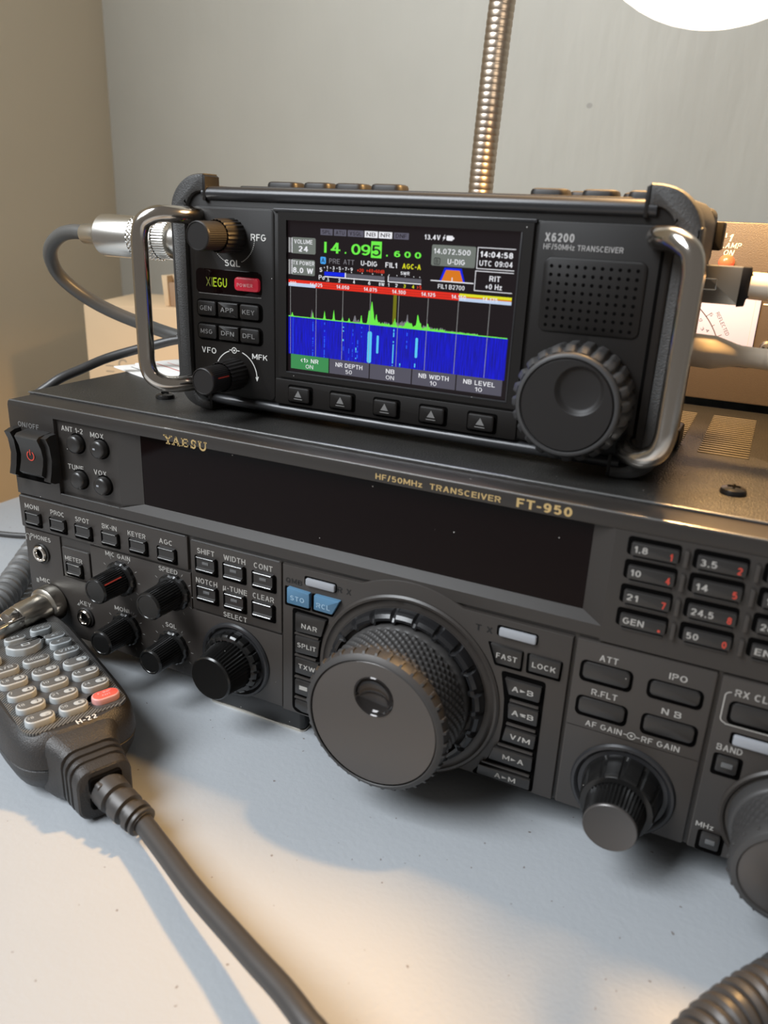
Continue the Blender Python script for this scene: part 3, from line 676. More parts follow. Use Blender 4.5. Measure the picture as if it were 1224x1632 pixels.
# AF / RF gain
bezel_ring(261.0, 24.9, 16.3, .2)
b = B(); b.lathe(FT, (261, 24.9), [(12.6, .5), (12.4, 1.5), (11.6, 7.5), (11.4, 9.5), (10.9, 10.2), (9.2, 10.3)], 144, mod=lambda t, h, q: q*(1-.05*(1 if (math.cos(12*t) > .85 and 1 < h < 9.8) else 0)))
b.obj('outer_gain_knob', knob_m, T, angle=30)
b = B(); b.lathe(FT, (261, 24.9), [(9.4, 9.6)]+[(9.2-.8*i/8, 10.6+8*i/8) for i in range(9)]+[(8.0, 19.4)], 176, mod=serr(44, .06))
kk = b.obj('inner_gain_knob', knob_m, T, angle=30)
b = B(); b.lathe(FT, (261, 24.9), [(8.1, 19.0), (8.1, 19.6), (7.8, 19.9), (7.4, 19.7), (0, 19.7)], 60); b.obj('cap', dialface_m, kk)
# main dial
DX, DZ = 184.6, 38.9
b = B(); b.lathe(FT, (DX, DZ), [(34.3, .2), (34.3, .9), (33.6, 1.5), (32.8, 1.4), (32.3, .9), (31.0, .5), (29.8, .6), (0, .6)], 120)
b.obj('dial_bezel', panel_m, T, angle=30)
b = B(); b.lathe(FT, (DX, DZ), [(30.0, .6), (30.0, .7)], 40); 
b.lathe(FT, (DX, DZ), [(29.4, .6), (29.4, 3.0), (28.8, 4.6), (27.6, 5.4), (26.6, 5.2)], 240, mod=lambda t, h, q: q*(1-.045*(1 if math.cos(22*t) > .8 and h > 2 else 0)))
b.obj('torque_ring', mat('semi_gloss_black', (0.014, 0.014, 0.015, 1), 0.25, dust=.08), T, angle=30)
b = B(); prof = [(25.0, 3), (24.9, 5.5), (24.4, 6.2)]
nrow = 46
prof += [(24.2, 6.6+i*(14.6/nrow)) for i in range(nrow+1)]+[(24.2, 21.6)]
def diamond(t, h, r):
    if 6.5 < h < 21.3:
        u_ = math.cos(44*t+h*2.1); v_ = math.cos(44*t-h*2.1)
        return r+.75*max(-.6, u_+v_-.2)*.5
    return r
b.lathe(FT, (DX, DZ), prof, 352, mod=diamond)
dial = b.obj('tuning_dial', dialrub_m, T, angle=60)
b = B(); b.lathe(FT, (DX, DZ), [(24.0, 21.2), (24.9, 21.6), (25.1, 23.8), (24.6, 25.6), (23.4, 26.6), (22.8, 26.8), (22.6, 26.5)], 96)
for i in range(36):
    t = 2*PI*i/36; c_, s_ = math.cos(t), math.sin(t); px, pz = DX+24.6*c_, DZ+24.6*s_
    vs = [FT.P(DX+r_*c_-w_*s_, DZ+r_*s_+w_*c_, h_) for (r_, w_, h_) in ((24.6, -.55, 22.6), (24.6, .55, 22.6), (24.2, .55, 25.9), (24.2, -.55, 25.9), (25.7, -.38, 23.2), (25.7, .38, 23.2), (25.4, .38, 25.1), (25.4, -.38, 25.1))]
    b.add(vs, [(4, 5, 6, 7), (0, 1, 5, 4), (1, 2, 6, 5), (2, 3, 7, 6), (3, 0, 4, 7)])
b.obj('dial_rim', dialrub_m, dial, angle=30)
# face with a finger dimple
def dial_face(cx_, cz_, r, h, dx_, dz_, dr, depth, m, name, parent, lip=0.5):
    b = B(); nseg = 64
    vs = [FT.P(cx_+r*math.cos(2*PI*k/nseg), cz_+r*math.sin(2*PI*k/nseg), h-.4) for k in range(nseg)]
    vs += [FT.P(cx_+(r-.5)*math.cos(2*PI*k/nseg), cz_+(r-.5)*math.sin(2*PI*k/nseg), h) for k in range(nseg)]
    vs += [FT.P(dx_+(dr+.5)*math.cos(2*PI*k/nseg), dz_+(dr+.5)*math.sin(2*PI*k/nseg), h) for k in range(nseg)]
    fs = []
    for l in range(2):
        for k in range(nseg): fs.append((l*nseg+k, l*nseg+(k+1) % nseg, (l+1)*nseg+(k+1) % nseg, (l+1)*nseg+k))
    b.add(vs, fs)
    o = b.obj(name, m, parent, angle=30)
    b = B(); pr = [(dr+.5, h), (dr+.2, h+.35), (dr-.1, h+.1)]
    for i in range(7):
        a = i/6; pr.append(((dr-.2)*math.cos(a*PI/2), h-depth*math.sin(a*PI/2)))
    pr[-1] = (0, h-depth)
    b.lathe(FT, (dx_, dz_), pr, 48); d = b.obj('finger_dimple', mat('gloss_black_dimple', (0.03, 0.027, 0.026, 1), 0.10, metal=.5), parent); return o
dial_face(DX-.0, DZ, 22.6, 26.4, DX+.2, DZ+10.2, 6.6, 2.6, dialface_m, 'dial_face', dial)
# right dial
EX, EZ = 309.0, 29.9
b = B(); b.lathe(FT, (EX, EZ), [(19.9, 0), (19.9, .8), (19.3, 1.5), (18.6, 1.3), (17.9, .5), (0, .5)], 90); b.obj('dial_bezel', panel_m, T, angle=30)
b = B(); b.lathe(FT, (EX, EZ), [(17.2, .5), (17.0, 4.4), (16.4, 5.4), (15.6, 5.5)]+[(15.5, 6+i*.5) for i in range(22)]+[(15.3, 17.4)], 240, mod=lambda t, h, r: r+(.22*max(-.6, math.cos(32*t+h*1.6)+math.cos(32*t-h*1.6))*.6 if 5.9 < h < 17 else 0))
sd = b.obj('sub_dial', dialrub_m, T, angle=60)
b = B(); b.lathe(FT, (EX, EZ), [(15.2, 17.2), (16.0, 17.6), (16.0, 20.4), (15.0, 22.2), (13.6, 22.8), (13.2, 22.4)], 72)
for i in range(22):
    t = 2*PI*i/22; c_, s_ = math.cos(t), math.sin(t)
    b.lathe(Frame(FT.P(EX+15.9*c_, EZ+15.9*s_, 20.2)*1000, FT.ax, FT.ay, FT.an), (0, 0), [(.55, 0), (.45, .6), (0, .9)], 8)
b.obj('dial_rim', dialrub_m, sd, angle=30)
b = B(); b.lathe(FT, (EX, EZ), [(13.3, 22.2), (13.0, 22.4), (0, 22.4)], 64); b.obj('dial_face', dialface_m, sd)
# jacks
for x, z in ((9.8, 49.2), (32.6, 24.2)):
    b = B(); b.lathe(FT, (x, z), [(4.7, -.5), (4.6, .2), (4.1, .5), (3.6, .1)], 36, mi=1); b.lathe(FT, (x, z), [(3.7, -.3), (3.7, 1.0), (3.3, 1.5), (2.5, 1.5), (2.1, 1.0), (2.0, .2)], 36); b.lathe(FT, (x, z), [(2.1, .2), (0, .2)], 24, mi=2)
    b.obj('jack_socket', [chrome_m, key_m, well_m], T)
# feet
for x0 in (104, 225):
    b = B(); y0 = 5 if x0 < 200 else 60; b.rr(Fz, x0-9, x0+36, y0, y0+35, 0.8, 12.5, 2, .5); f = b.obj('foot', knob_m, T)
    b = B(); b.rr(Fz, x0-9.3, x0+36.3, y0-.4, y0+35, 0.0, 0.9, 2, .2); b.obj('foot_plate', nickel_m, f)
for x0 in (20, 320): 
    b = B(); b.lathe(Fz, (x0, 280), [(9, 0), (9, 14.5)], 24); b.lathe(Fz, (x0, 280), [(9, 0), (0, 0)], 24); b.obj('foot', knob_m, T)

# microphone plug in the front socket + coiled cord behind
plug = thing('microphone_plug', (0.014, -0.015, 0.02), 'silver metal round plug screwed into the front socket of the large radio', 'plug')
mc = (14.4, 27.2)
b = B(); b.lathe(FT, mc, [(0, 0), (8.0, 0), (8.3, .4), (8.3, 3.2), (8.0, 5.6), (7.2, 6.2), (6.3, 6.5)], 120, mod=lambda t, h, r: r*(1-.02*(math.cos(60*t) > 0)) if .3 < h < 5 else r)
b.obj('coupling_nut', nickel_m, plug)
b = B(); b.lathe(FT, mc, [(6.3, 6.2), (6.3, 17), (6.0, 17.6), (6.0, 19.5), (5.5, 20.4)], 48); b.obj('barrel', nickel_m, plug)
b = B(); b.lathe(FT, mc, [(5.5, 20), (5.7, 22), (5.0, 25), (3.0, 26.4), (0, 26.8)], 40)
b.rr(FT, mc[0]-5.4, mc[0]-3.2, mc[1]-3, mc[1]+3, 19, 33, .6, .4); b.rr(FT, mc[0]+3.2, mc[0]+5.4, mc[1]-3, mc[1]+3, 19, 33, .6, .4)
b.lathe(Frame(FT.P(mc[0]-5.4, mc[1]+.6, 29)*1000, (0, -1, 0), (0, 0, 1), (-1, 0, 0)), (0, 0), [(1.7, 0), (1.5, .8), (0, 1.2)], 16)
b.tube([FT.P(mc[0], mc[1], 24), FT.P(mc[0], mc[1]-.4, 34), FT.P(mc[0]-2.5, mc[1]-6, 44), FT.P(mc[0]-9, mc[1]-18, 52), FT.P(mc[0]-22, 3, 56), FT.P(mc[0]-40, 3, 54)], .0025, mi=1)
b.obj('cord_clamp', [chrome_m, cord_m], plug)

def helix(path, R, r, turns, seg=8, per=22):
    P = catmull(path, 12); b = B(); L = [0]
    for i in range(1, len(P)): L.append(L[-1]+(P[i]-P[i-1]).length)
    tot = L[-1]; N = int(turns*per); pts = []; j = 0
    up = Vector((0, 0, 1))
    for k in range(N+1):
        s_ = tot*k/N
        while j < len(P)-2 and L[j+1] < s_: j += 1
        t = (s_-L[j])/max(1e-9, L[j+1]-L[j]); p = P[j].lerp(P[j+1], t)
        d = (P[j+1]-P[j]).normalized(); n = d.cross(up).normalized(); m_ = n.cross(d)
        a = 2*PI*turns*k/N; pts.append(p+(n*math.cos(a)+m_*math.sin(a))*R)
    b.tube(pts, r, seg); return b
o = helix(mmv((350, 8, 9), (329, -15, 9), (310.5, -38.5, 9), (295.5, -62, 9), (286, -88, 9)), 0.0064, 0.0019, 30).obj('coiled_cord', cord_m)
tag(o, 'black coiled cord lying on the table below the right dial', 'cord')
o = helix(mmv((-130, 175, 8), (-105, 120, 8), (-80, 75, 8), (-58, 42, 8), (-38, 12, 8), (-26, -14, 8)), 0.0050, 0.0024, 36).obj('coiled_cord', mat('faded_grey_cord', (0.11, 0.108, 0.105, 1), .5))
tag(o, 'faded grey coiled cord on the table left of the large radio', 'cord')
o = B().tube(catmull(mmv((-172, 72, 2), (-121, 82, 2), (-90, 96, 2), (-40, 120, 2), (-12, 160, 2)), 10), 0.0016).obj('thin_wire', cord_m)
tag(o, 'thin straight black wire crossing the table left of the large radio', 'wire')

# ------------------------------------------------------------------ portable transceiver
X = Frame((0, 30, 0), D=251.2, c=(277.6, 191.76))
XT = thing('portable_transceiver', (0.16, 0.06, 0.1168), 'small black portable radio transceiver with colour screen, standing on the large radio', 'transceiver')
b = B(); b.rr(X, 71, 249.5, 121.2, 199.0, -46, -1.2, 7, .8, seg=6); b.obj('case', xbody_m, XT)
for k_ in range(14):
    x0 = 84+k_*11.2; b = B(); b.rr(X, x0, x0+6, 123, 197.5, -62, -46, 1, .3); b.obj('heat_sink_fin', xrail_m, XT)
b = B(); b.rr(X, 73.5, 247.5, 124.5, 193.2, -2, 0, 3.5, .5, seg=5); b.obj('faceplate', xbody_m, XT)
# rails
for zc, r, m_ in ((197.4, 2.6, xrail_m), (121.6, 2.2, xrail_m)):
    b = B(); pr = [(math.cos(a)*2.8, math.sin(a)*r) for a in [math.radians(t) for t in range(-90, 91, 15)]]
    n = len(pr); vs = [X.P(79.5, zc+q, p-2.4) for p, q in pr]+[X.P(240.6, zc+q, p-2.4) for p, q in pr]
    vs += [X.P(79.5, zc+r, -24), X.P(240.6, zc+r, -24), X.P(79.5, zc-r, -24), X.P(240.6, zc-r, -24)]
    fs = [(i, i+1, n+i+1, n+i) for i in range(n-1)]+[(n-1, 2*n, 2*n+1, 2*n-1), (0, n, 2*n+3, 2*n+2)]
    b.add(vs, fs); b.obj('edge_rail', m_, XT, angle=40)
# corner guards
def guard(side):
    def mx(x): return x if side < 0 else 318.6-x
    outer = [(80.5, 204.2), (77, 204.0), (73, 203.0), (69.4, 200.6), (66.6, 197.2), (65.1, 193), (64.6, 187), (65.2, 132), (65.6, 127), (66.8, 122.6), (69.4, 119.4), (73, 117.6), (77, 116.9), (81, 116.8)]
    inner = [(81, 120.6), (77.5, 120.8), (74.8, 122), (73.0, 124.2), (72.2, 128), (71.8, 140), (71.6, 188), (72.2, 192.4), (73.8, 195.6), (76.6, 197.6), (80.5, 198.2)]
    outer = [(q.x, q.y) for q in catmull([Vector((x, z, 0)) for x, z in outer], 3)]; inner = [(q.x, q.y) for q in catmull([Vector((x, z, 0)) for x, z in inner], 3)]
    p = [(mx(x), z) for x, z in outer+inner]
    b = B(); b.prism(X, p, -8, .6, 1.2); b.prism(X, [(mx(max(x, 65.4)), min(z, 200.4)) for x, z in outer+inner], -44, -7.9, .3); o = b.obj('corner_guard', rub_m, XT, angle=40)
    b = B(); q = [(81.5, 203.2), (80.3, 203.9), (80.3, 195), (81.5, 195)]
    b.prism(X, [(mx(x), z) for x, z in q], -8, .4, .1); b.obj('guard_lip', xbody_m, o); b = B(); q = [(81.5, 117.2), (80.3, 116.8), (80.3, 124.5), (81.5, 124.5)]; b.prism(X, [(mx(x), z) for x, z in q], -8, .4, .1)
    b.obj('guard_lip', xbody_m, o)
guard(-1); guard(1)
b = B(); b.rr(X, 246, 252.6, 181, 199.5, -56, -44.2, 3, 1); b.obj('rear_case', rub_m, XT)
b = B(); b.rr(X, 248, 255.3, 186.0, 195.2, -64, -56.2, .8, .4); b.obj('rear_bracket', xbody_m, XT); b = B(); b.rr(X, 248, 253.5, 117.5, 124.5, -60, -46.5, .8, .4); b.obj('rear_bracket', xbody_m, XT)
# modules
b = B(); b.rr(X, 206.6, 247, 124.5, 193.0, -.5, .35, 2.0, .35); b.obj('speaker_module', xbody_m, XT)
b = B(); b.rr(X, 75, 111.2, 124.5, 192.8, -.5, .35, 2.0, .35); lm_ = b.obj('control_module', xbody_m, XT)
g2 = X.at(1.2)
def frame_poly(b, F, o, i, h0, h1, mi=0):
    (a0, a1, c0, c1), (p0, p1, q0, q1) = o, i
    b.prism(F, [(a0, c0), (a1, c0), (p1, q0), (p0, q0)], h0, h1, .0, mi); b.prism(F, [(a0, q1), (p0, q1), (p1, q1), (a1, q1), (a1, c1), (a0, c1)], h0, h1, .0, mi)
    b.prism(F, [(a0, c0), (p0, q0), (p0, q1), (a0, q1)], h0, h1, .0, mi); b.prism(F, [(p1, q0), (a1, c0), (a1, q1), (p1, q1)], h0, h1, .0, mi)
b = B(); frame_poly(b, g2, (112.6, 205.4, 134.3, 192.3), (116.0, 201.8, 136.4, 189.6), -.5, 1.2)
bz = b.obj('screen_bezel', xbody_m, XT)
b = B()
for x0, x1, z0, z1 in ((116.0, 201.8, 136.1, 136.5), (201.5, 202.0, 136.1, 189.4)): b.rr(g2, x0, x1, z0, z1, .2, 1.35, .1, .05)
b.rr(X, 111.2, 206.4, 192.3, 193.4, -.5, 1.0, .3, .3)
b.obj('bezel_edge', xrail_m, bz)
b = B(); b.rr(X, 111.4, 206.4, 124.0, 133.6, -.5, .6, .8, .3); b.obj('key_strip', xbody_m, XT)

# screen ----------------------------------------------------------------
SX0, SZ0, SW, SH = 116.9, 188.9, 83.8, 52.0
class ScreenF:
    def P(s, a, b_, h=0): return X.P(SX0+a/800*SW, SZ0-b_/480*SH, h)
SF = ScreenF()
b = B(); b.rr(X, 114, 203, 134.5, 191, -1.5, 0.02, .2, 0)
scr = b.obj('screen', mat('lcd_black', (0.003, 0.0025, 0.003, 1), 0.22, emit=1.0, ecol=rgb(24, 18, 20), spec=.3), XT)
cg = {}
def cb(n):
    if n not in cg: cg[n] = B()
    return cg[n]
COLS = dict(tile=(112, 118, 112), slate=(92, 90, 104), white=(235, 235, 240), green=(110, 235, 75), blue=(0, 0, 220), sky=(70, 160, 235), dark=(34, 28, 32), red=(226, 46, 30),
            yellow=(222, 222, 40), orange=(215, 120, 30), pale=(190, 208, 235), grey=(120, 118, 124), keygreen=(62, 140, 82), keygrey=(84, 82, 94), cyan=(90, 200, 245), wblue=(40, 90, 245), redt=(225, 60, 40), bargrey=(96, 95, 104), barblue=(10, 35, 225), olive=(112, 112, 20), mid=(150, 150, 150))
def q_(n, x0, y0, x1, y1, h=.1): cb(n).add([SF.P(x0, y1, h), SF.P(x1, y1, h), SF.P(x1, y0, h), SF.P(x0, y0, h)], [(0, 1, 2, 3)])
def rq(n, x0, y0, x1, y1, r=5, h=.1): cb(n).add([SF.P(a, c, h) for a, c in rrpoly(x0, x1, y0, y1, r, 3)], [tuple(range(16))])
class FlipS:
    def P(s, a, b_, h=0): return SF.P(a, -b_, h)
FS = FlipS()
def tx(n, t, x0, x1, yc, hgt, h=.16, bold=.012): cb(n).text(FS, t, x0, x1, -yc, hgt, h, bold)
rq('tile', 14, 44, 108, 94); q_('white', 14, 46, 17, 92, .12); tx('white', 'VOLUME', 25, 96, 57, 13); tx('white', '24', 42, 79, 79, 17, bold=.03)
rq('tile', 14, 112, 106, 161); q_('white', 14, 114, 17, 159, .12); tx('white', 'TX POWER', 20, 104, 123, 13); tx('white', '8.0 W', 20, 100, 146, 17, bold=.03)
q_('mid', 2, 46, 10, 92, .08); q_('mid', 2, 114, 10, 160, .08)
for t, x0, x1, n, c in (('SPL', 126, 172, 'slate', 'dark'), ('ATU', 177, 223, 'slate', 'dark'), ('VSQL', 228, 286, 'slate', 'dark'), ('NB', 290, 337, 'white', 'dark'), ('NR', 341, 388, 'white', 'dark'), ('DNF', 394, 446, 'slate', 'dark')):
    q_(n, x0, 14, x1, 33); tx(c, t, x0+7, x1-7, 23.5, 11.5)
q_('green', 141, 53, 150, 86, .12); tx('green', '4', 166, 202, 70, 32, bold=.02); q_('green', 219, 80, 224, 85)
tx('green', '0', 243, 277, 70, 32, bold=.02); tx('green', '9', 279, 313, 70, 32, bold=.02); q_('green', 315, 43, 353, 92); tx('dark', '5', 319, 350, 70, 32, bold=.01)
q_('green', 370, 80, 375, 85)
for x in (398, 434, 470): tx('green', '6' if x == 398 else '0', x, x+22, 76, 18, bold=.03)
rq('sky', 127, 99, 148, 121, 4); tx('dark', 'A', 131, 144, 110, 13)
tx('grey', 'PRE', 161, 201, 110, 15); tx('grey', 'ATT', 215, 255, 110, 15); tx('white', 'U-DIG', 280, 339, 110, 15, bold=.02); tx('white', 'FIL1', 369, 410, 110, 15, bold=.02); tx('yellow', 'AGC-A', 429, 493, 110, 15, bold=.03)
tx('white', 'S', 125, 135, 139, 14, bold=.02); tx('white', 'Po', 122, 145, 163, 14)
q_('barblue', 143, 144, 221, 156); q_('bargrey', 225, 145, 367, 157); q_('white', 221, 143, 225, 158); q_('white', 143, 158, 368, 161)
for x, t in ((154, '1'), (178, '3'), (202, '5'), (225, '7'), (246, '9')): tx('white', t, x-4 if t != '1' else x-2, x+4 if t != '1' else x+2, 131, 10, bold=.02); q_('white', x-13, 130, x-10, 133)
for x in (154, 178, 202, 246, 286, 324, 358): q_('white', x-2, 139, x+1, 142)
tx('redt', '+20', 267, 291, 132, 10, bold=.02); tx('redt', '+40', 301, 325, 131, 10, bold=.02); tx('redt', '+60dB', 328, 366, 131, 10, bold=.02)
for x, t, w in ((157, '.5', 10), (201, '2', 8), (256, '4', 8), (313, '6', 8), (358, '8W', 20)): tx('white', t, x-w/2, x+w/2, 169, 10, bold=.02); q_('white', x-1, 158, x+1, 163)
tx('white', 'SWR', 424, 455, 131, 10, bold=.02); q_('bargrey', 384, 145, 497, 156); q_('white', 379, 142, 382, 160); q_('white', 380, 158, 497, 161)
for x, t, n, w in ((383, '1', 'white', 4), (411, '2', 'white', 8), (440, '3', 'yellow', 8), (470, '4', 'yellow', 8), (491, '>5', 'redt', 16)): tx(n, t, x-w/2, x+w/2, 169, 10, bold=.02); q_('white', x-1, 138, x+1, 141)
tx('white', '13.4V', 500, 553, 22, 14, bold=.025); cb('white').add([SF.P(*p, .1) for p in ((567, 13), (560, 24), (564, 24), (560, 32), (570, 20), (565, 20), (569, 13))], [tuple(range(7))])
rq('white', 573, 15, 594, 29, 3); q_('white', 594, 19, 598, 25)
rq('tile', 527, 42, 672, 102, 5); tx('white', '14.072.500', 534, 655, 60, 15, bold=.012); tx('white', 'U-DIG', 582, 639, 88, 15, bold=.02); rq('dark', 536, 79, 557, 99, 4, .12); rq('tile', 538, 81, 555, 97, 3, .14); tx('dark', 'B', 542, 551, 89, 12)
def fr(n, x0, y0, x1, y1, w=2):
    q_(n, x0, y0, x1, y0+w); q_(n, x0, y1-w, x1, y1); q_(n, x0, y0, x0+w, y1)
fr('white', 677, 42, 797, 103); tx('white', '14:04:58', 687, 790, 61, 16, bold=.03); tx('white', 'UTC 09:04', 686, 791, 86, 15, bold=.015)
fr('white', 675, 108, 797, 166); tx('white', 'RIT', 722, 757, 128, 15, bold=.02); tx('white', '+0 Hz', 711, 764, 151, 15, bold=.02)
cb('barblue').add([SF.P(*p, .1) for p in ((559, 144), (573, 106), (630, 106), (643, 144))], [(0, 1, 2, 3)])
cb('orange').add([SF.P(*p, .12) for p in ((565, 144), (579, 112), (624, 112), (637, 144))], [(0, 1, 2, 3)])
q_('white', 529, 144, 672, 147, .14); q_('white', 599, 133, 602, 146, .14); tx('white', 'FIL1 B2700', 555, 644, 161, 13)
# frequency scale
q_('red', 2, 177, 628, 198, .08); q_('pale', 2, 187, 109, 198, .09); q_('yellow', 628, 177, 798, 185, .08); q_('orange', 628, 185, 798, 190, .085); q_('pale', 628, 189, 798, 199, .09); q_('pale', 700, 189, 740, 199, .09)
q_('dark', 112, 184, 628, 184.8, .1); q_('dark', 112, 191, 628, 191.8, .1)
for i, t in enumerate(('000', '14.025', '14.050', '14.075', '14.100', '14.125', '14.150', '14.175')):
    x = 9+i*103; tx('white', t, x-(24 if i else 0), x+24, 188, 11, .17, .02)
# waterfall + grid
wm = bpy.data.materials.new('screen_waterfall'); wm.use_nodes = True; N = wm.node_tree.nodes; L = wm.node_tree.links; pb = N['Principled BSDF']
pb.inputs['Base Color'].default_value = (0.004, 0.004, 0.006, 1); pb.inputs['Roughness'].default_value = .25; pb.inputs['Emission Strength'].default_value = 1
tcn = N.new('ShaderNodeTexCoord'); mp = N.new('ShaderNodeMapping'); mp.inputs['Scale'].default_value = (3000, 1, 130); nn = N.new('ShaderNodeTexNoise'); nn.inputs['Scale'].default_value = 1; nn.inputs['Detail'].default_value = 4
L.new(tcn.outputs['Object'], mp.inputs[0]); L.new(mp.outputs[0], nn.inputs['Vector']); cr = N.new('ShaderNodeValToRGB'); L.new(nn.outputs['Fac'], cr.inputs[0])
cr.color_ramp.elements[0].position = .3; cr.color_ramp.elements[0].color = rgb(0, 0, 120); cr.color_ramp.elements[1].position = .75; cr.color_ramp.elements[1].color = rgb(0, 8, 235)
L.new(cr.outputs[0], pb.inputs['Emission Color'])
b = B(); b.add([SF.P(2, 421, .06), SF.P(798, 421, .06), SF.P(798, 297, .06), SF.P(2, 297, .06)], [(0, 1, 2, 3)]); b.obj('waterfall_trace', wm, scr, recalc=False)
for x, y0, y1, w, n, dash in ((20, 300, 420, 2, 'wblue', 1), (101, 303, 420, 4, 'wblue', .6), (147, 305, 420, 4, 'wblue', .5), (220, 300, 360, 5, 'cyan', .45), (222, 360, 420, 3, 'wblue', .4), (257, 310, 420, 3, 'wblue', .5), (270, 375, 420, 4, 'cyan', .5), (276, 350, 410, 4, 'wblue', .6), (290, 296, 340, 3, 'wblue', .7), (243, 380, 420, 3, 'wblue', .5),
        (409, 299, 419, 4, 'cyan', .75), (436, 392, 419, 4, 'cyan', .6), (457, 300, 365, 4, 'wblue', .5), (490, 390, 418, 4, 'cyan', .6)):
    y = y0
    while y < y1:
        l_ = random.uniform(2, 8)
        if random.random() < dash: q_(n, x-w/2, y, x+w/2, min(y1, y+l_), .09)
        y += l_
rq('cyan', 313, 318, 329, 419, 6, .1); rq('cyan', 347, 328, 355, 386, 4, .1); rq('cyan', 488, 322, 497, 385, 4, .1)
q_('olive', 402, 180, 414, 290, .07)
pk = [(17, 12, 3), (100, 20, 2), (146, 26, 3), (182, 33, 3), (216, 16, 2.5), (241, 12, 3), (287, 26, 3), (315, 40, 4), (324, 62, 5), (330, 30, 5), (343, 26, 4), (411, 22, 5), (455, 16, 8), (470, 9, 6), (492, 42, 4), (500, 16, 5), (528, 14, 4)]
def spec_(sd, pk, amp):
    random.seed(sd); out = []
    x = 2
    while x < 798:
        base = 1.5+(random.random()*amp if 330 < x < 590 else random.random()*1.0 if x < 330 else random.random()*.8)
        if 590 < x < 700: base += random.random()*amp*.4
        y = base+sum(a*math.exp(-((x-c)/w)**2) for c, a, w in pk); out.append((x, 296-y)); x += 2.0
    return out
def area(n, pts, h):
    for (x0, y0), (x1, y1) in zip(pts, pts[1:]): cb(n).add([SF.P(x0, 297, h), SF.P(x1, 297, h), SF.P(x1, y1, h), SF.P(x0, y0, h)], [(0, 1, 2, 3)])
area('grey', spec_(3, [(96, 28, 3), (263, 22, 5), (276, 10, 4), (455, 28, 4), (520, 8, 12), (440, 10, 20)], 12), .065)
area('green', spec_(5, pk, 9), .07)
for i in range(8): q_('mid', 9+i*103, 199, 10.6+i*103, 420, .12)
for i, (a, c) in enumerate((('<1> NR', 'ON'), ('NR DEPTH', '50'), ('NB', 'ON'), ('NB WIDTH', '10'), ('NB LEVEL', '10'))):
    x0, x1 = 12+i*157, 165+i*157; q_('keygreen' if i == 0 else 'keygrey', x0, 421, x1, 470); w = 9.6*len(a)*.62; m_ = (x0+x1)/2
    w = (36, 52, 16, 53, 53)[i]; tx('white', a, m_-w, m_+w, 438, 14, bold=.015); tx('white', c, m_-len(c)*(7.5 if c == 'ON' else 6), m_+len(c)*(7.5 if c == 'ON' else 6), 458, 13, bold=0)
for n, b_ in cg.items():
    b_.obj('screen_graphics', emi(n, COLS[n]), scr, recalc=False)

# soft keys
for i in range(5):
    cxk = 121.6+i*(193.6-121.6)/4
    F = X.at(1.4); b = B(); b.rr(F, cxk-5.2, cxk+5.6, 124.6, 131.6, .2, .7, 1, 0, mi=1); b.rr(F, cxk-4.6, cxk+4.8, 125.4, 131.0, .4, 2.0, .9, .6)
    k = b.obj('soft_key', [xbody_m, well_m], XT, angle=25)
    b = B(); b.poly(F, [(cxk-1.5, 127.4), (cxk+1.5, 127.4), (cxk, 129.9)], 2.06); b.quad(F, cxk-1.8, cxk+1.8, 126.5, 126.8, 2.06); b.obj('arrow_mark', dim_m, k, recalc=False)
# text
def xl(parent, items, m, h=.4, bold=.015):
    b = B()
    for (t, x0, x1, zc, hg) in items: b.text(X.at(h), t, x0, x1, zc, hg, h+.05, bold)
    return b.obj('lettering', m, parent, recalc=False)
wx = mat('bright_white_print', (0.60, 0.59, 0.56, 1), .6)
xl(lm_, [('RFG', 101.0, 107.5, 183.2, 2.3), ('SQL', 89.2, 96, 173.7, 2.3), ('VFO', 77.1, 84.0, 140.6, 2.2), ('MFK', 100.8, 107.7, 140.4, 2.0)], wx)
b = B(); g = X.at(.4)
for i in range(34):
    a = math.radians(-140+i*4.1); 
    if -107 < math.degrees(a) < -68: continue
    b.ring(g, (93.0+9.6*math.cos(a), 183.2+9.6*math.sin(a)), 0, .17, .45, 0, 360, 6)
b.ring(g, (93.2, 132), 9.5, 9.85, .45, 108, 160, 16); b.ring(g, (93.2, 132), 9.5, 9.85, .45, 2, 72, 16); b.poly(g, [(102.2, 132.6), (103.7, 132.9), (102.9, 130.9)], .45)
b.ring(g, (92.5, 141.7), .9, 1.2, .45, 0, 360, 16); b.ring(g, (92.5, 141.7), 0, .4, .45, 0, 360, 10); b.quad(g, 90.2, 91.4, 141.55, 141.85, .45); b.quad(g, 93.6, 95.0, 141.55, 141.85, .45)
b.obj('scale_marks', wx, lm_, recalc=False)
sm_ = [o for o in COL.objects if o.name.startswith('speaker_module')][0]
xl(sm_, [('X6200', 209.1, 218.1, 188.4, 2.5)], mat('grey_print', (0.35, 0.34, 0.33, 1), .6), bold=.035); xl(sm_, [('HF/50MHz TRANSCEIVER', 208.9, 232.9, 185.7, 1.6)], MATS['grey_print'], bold=.01)
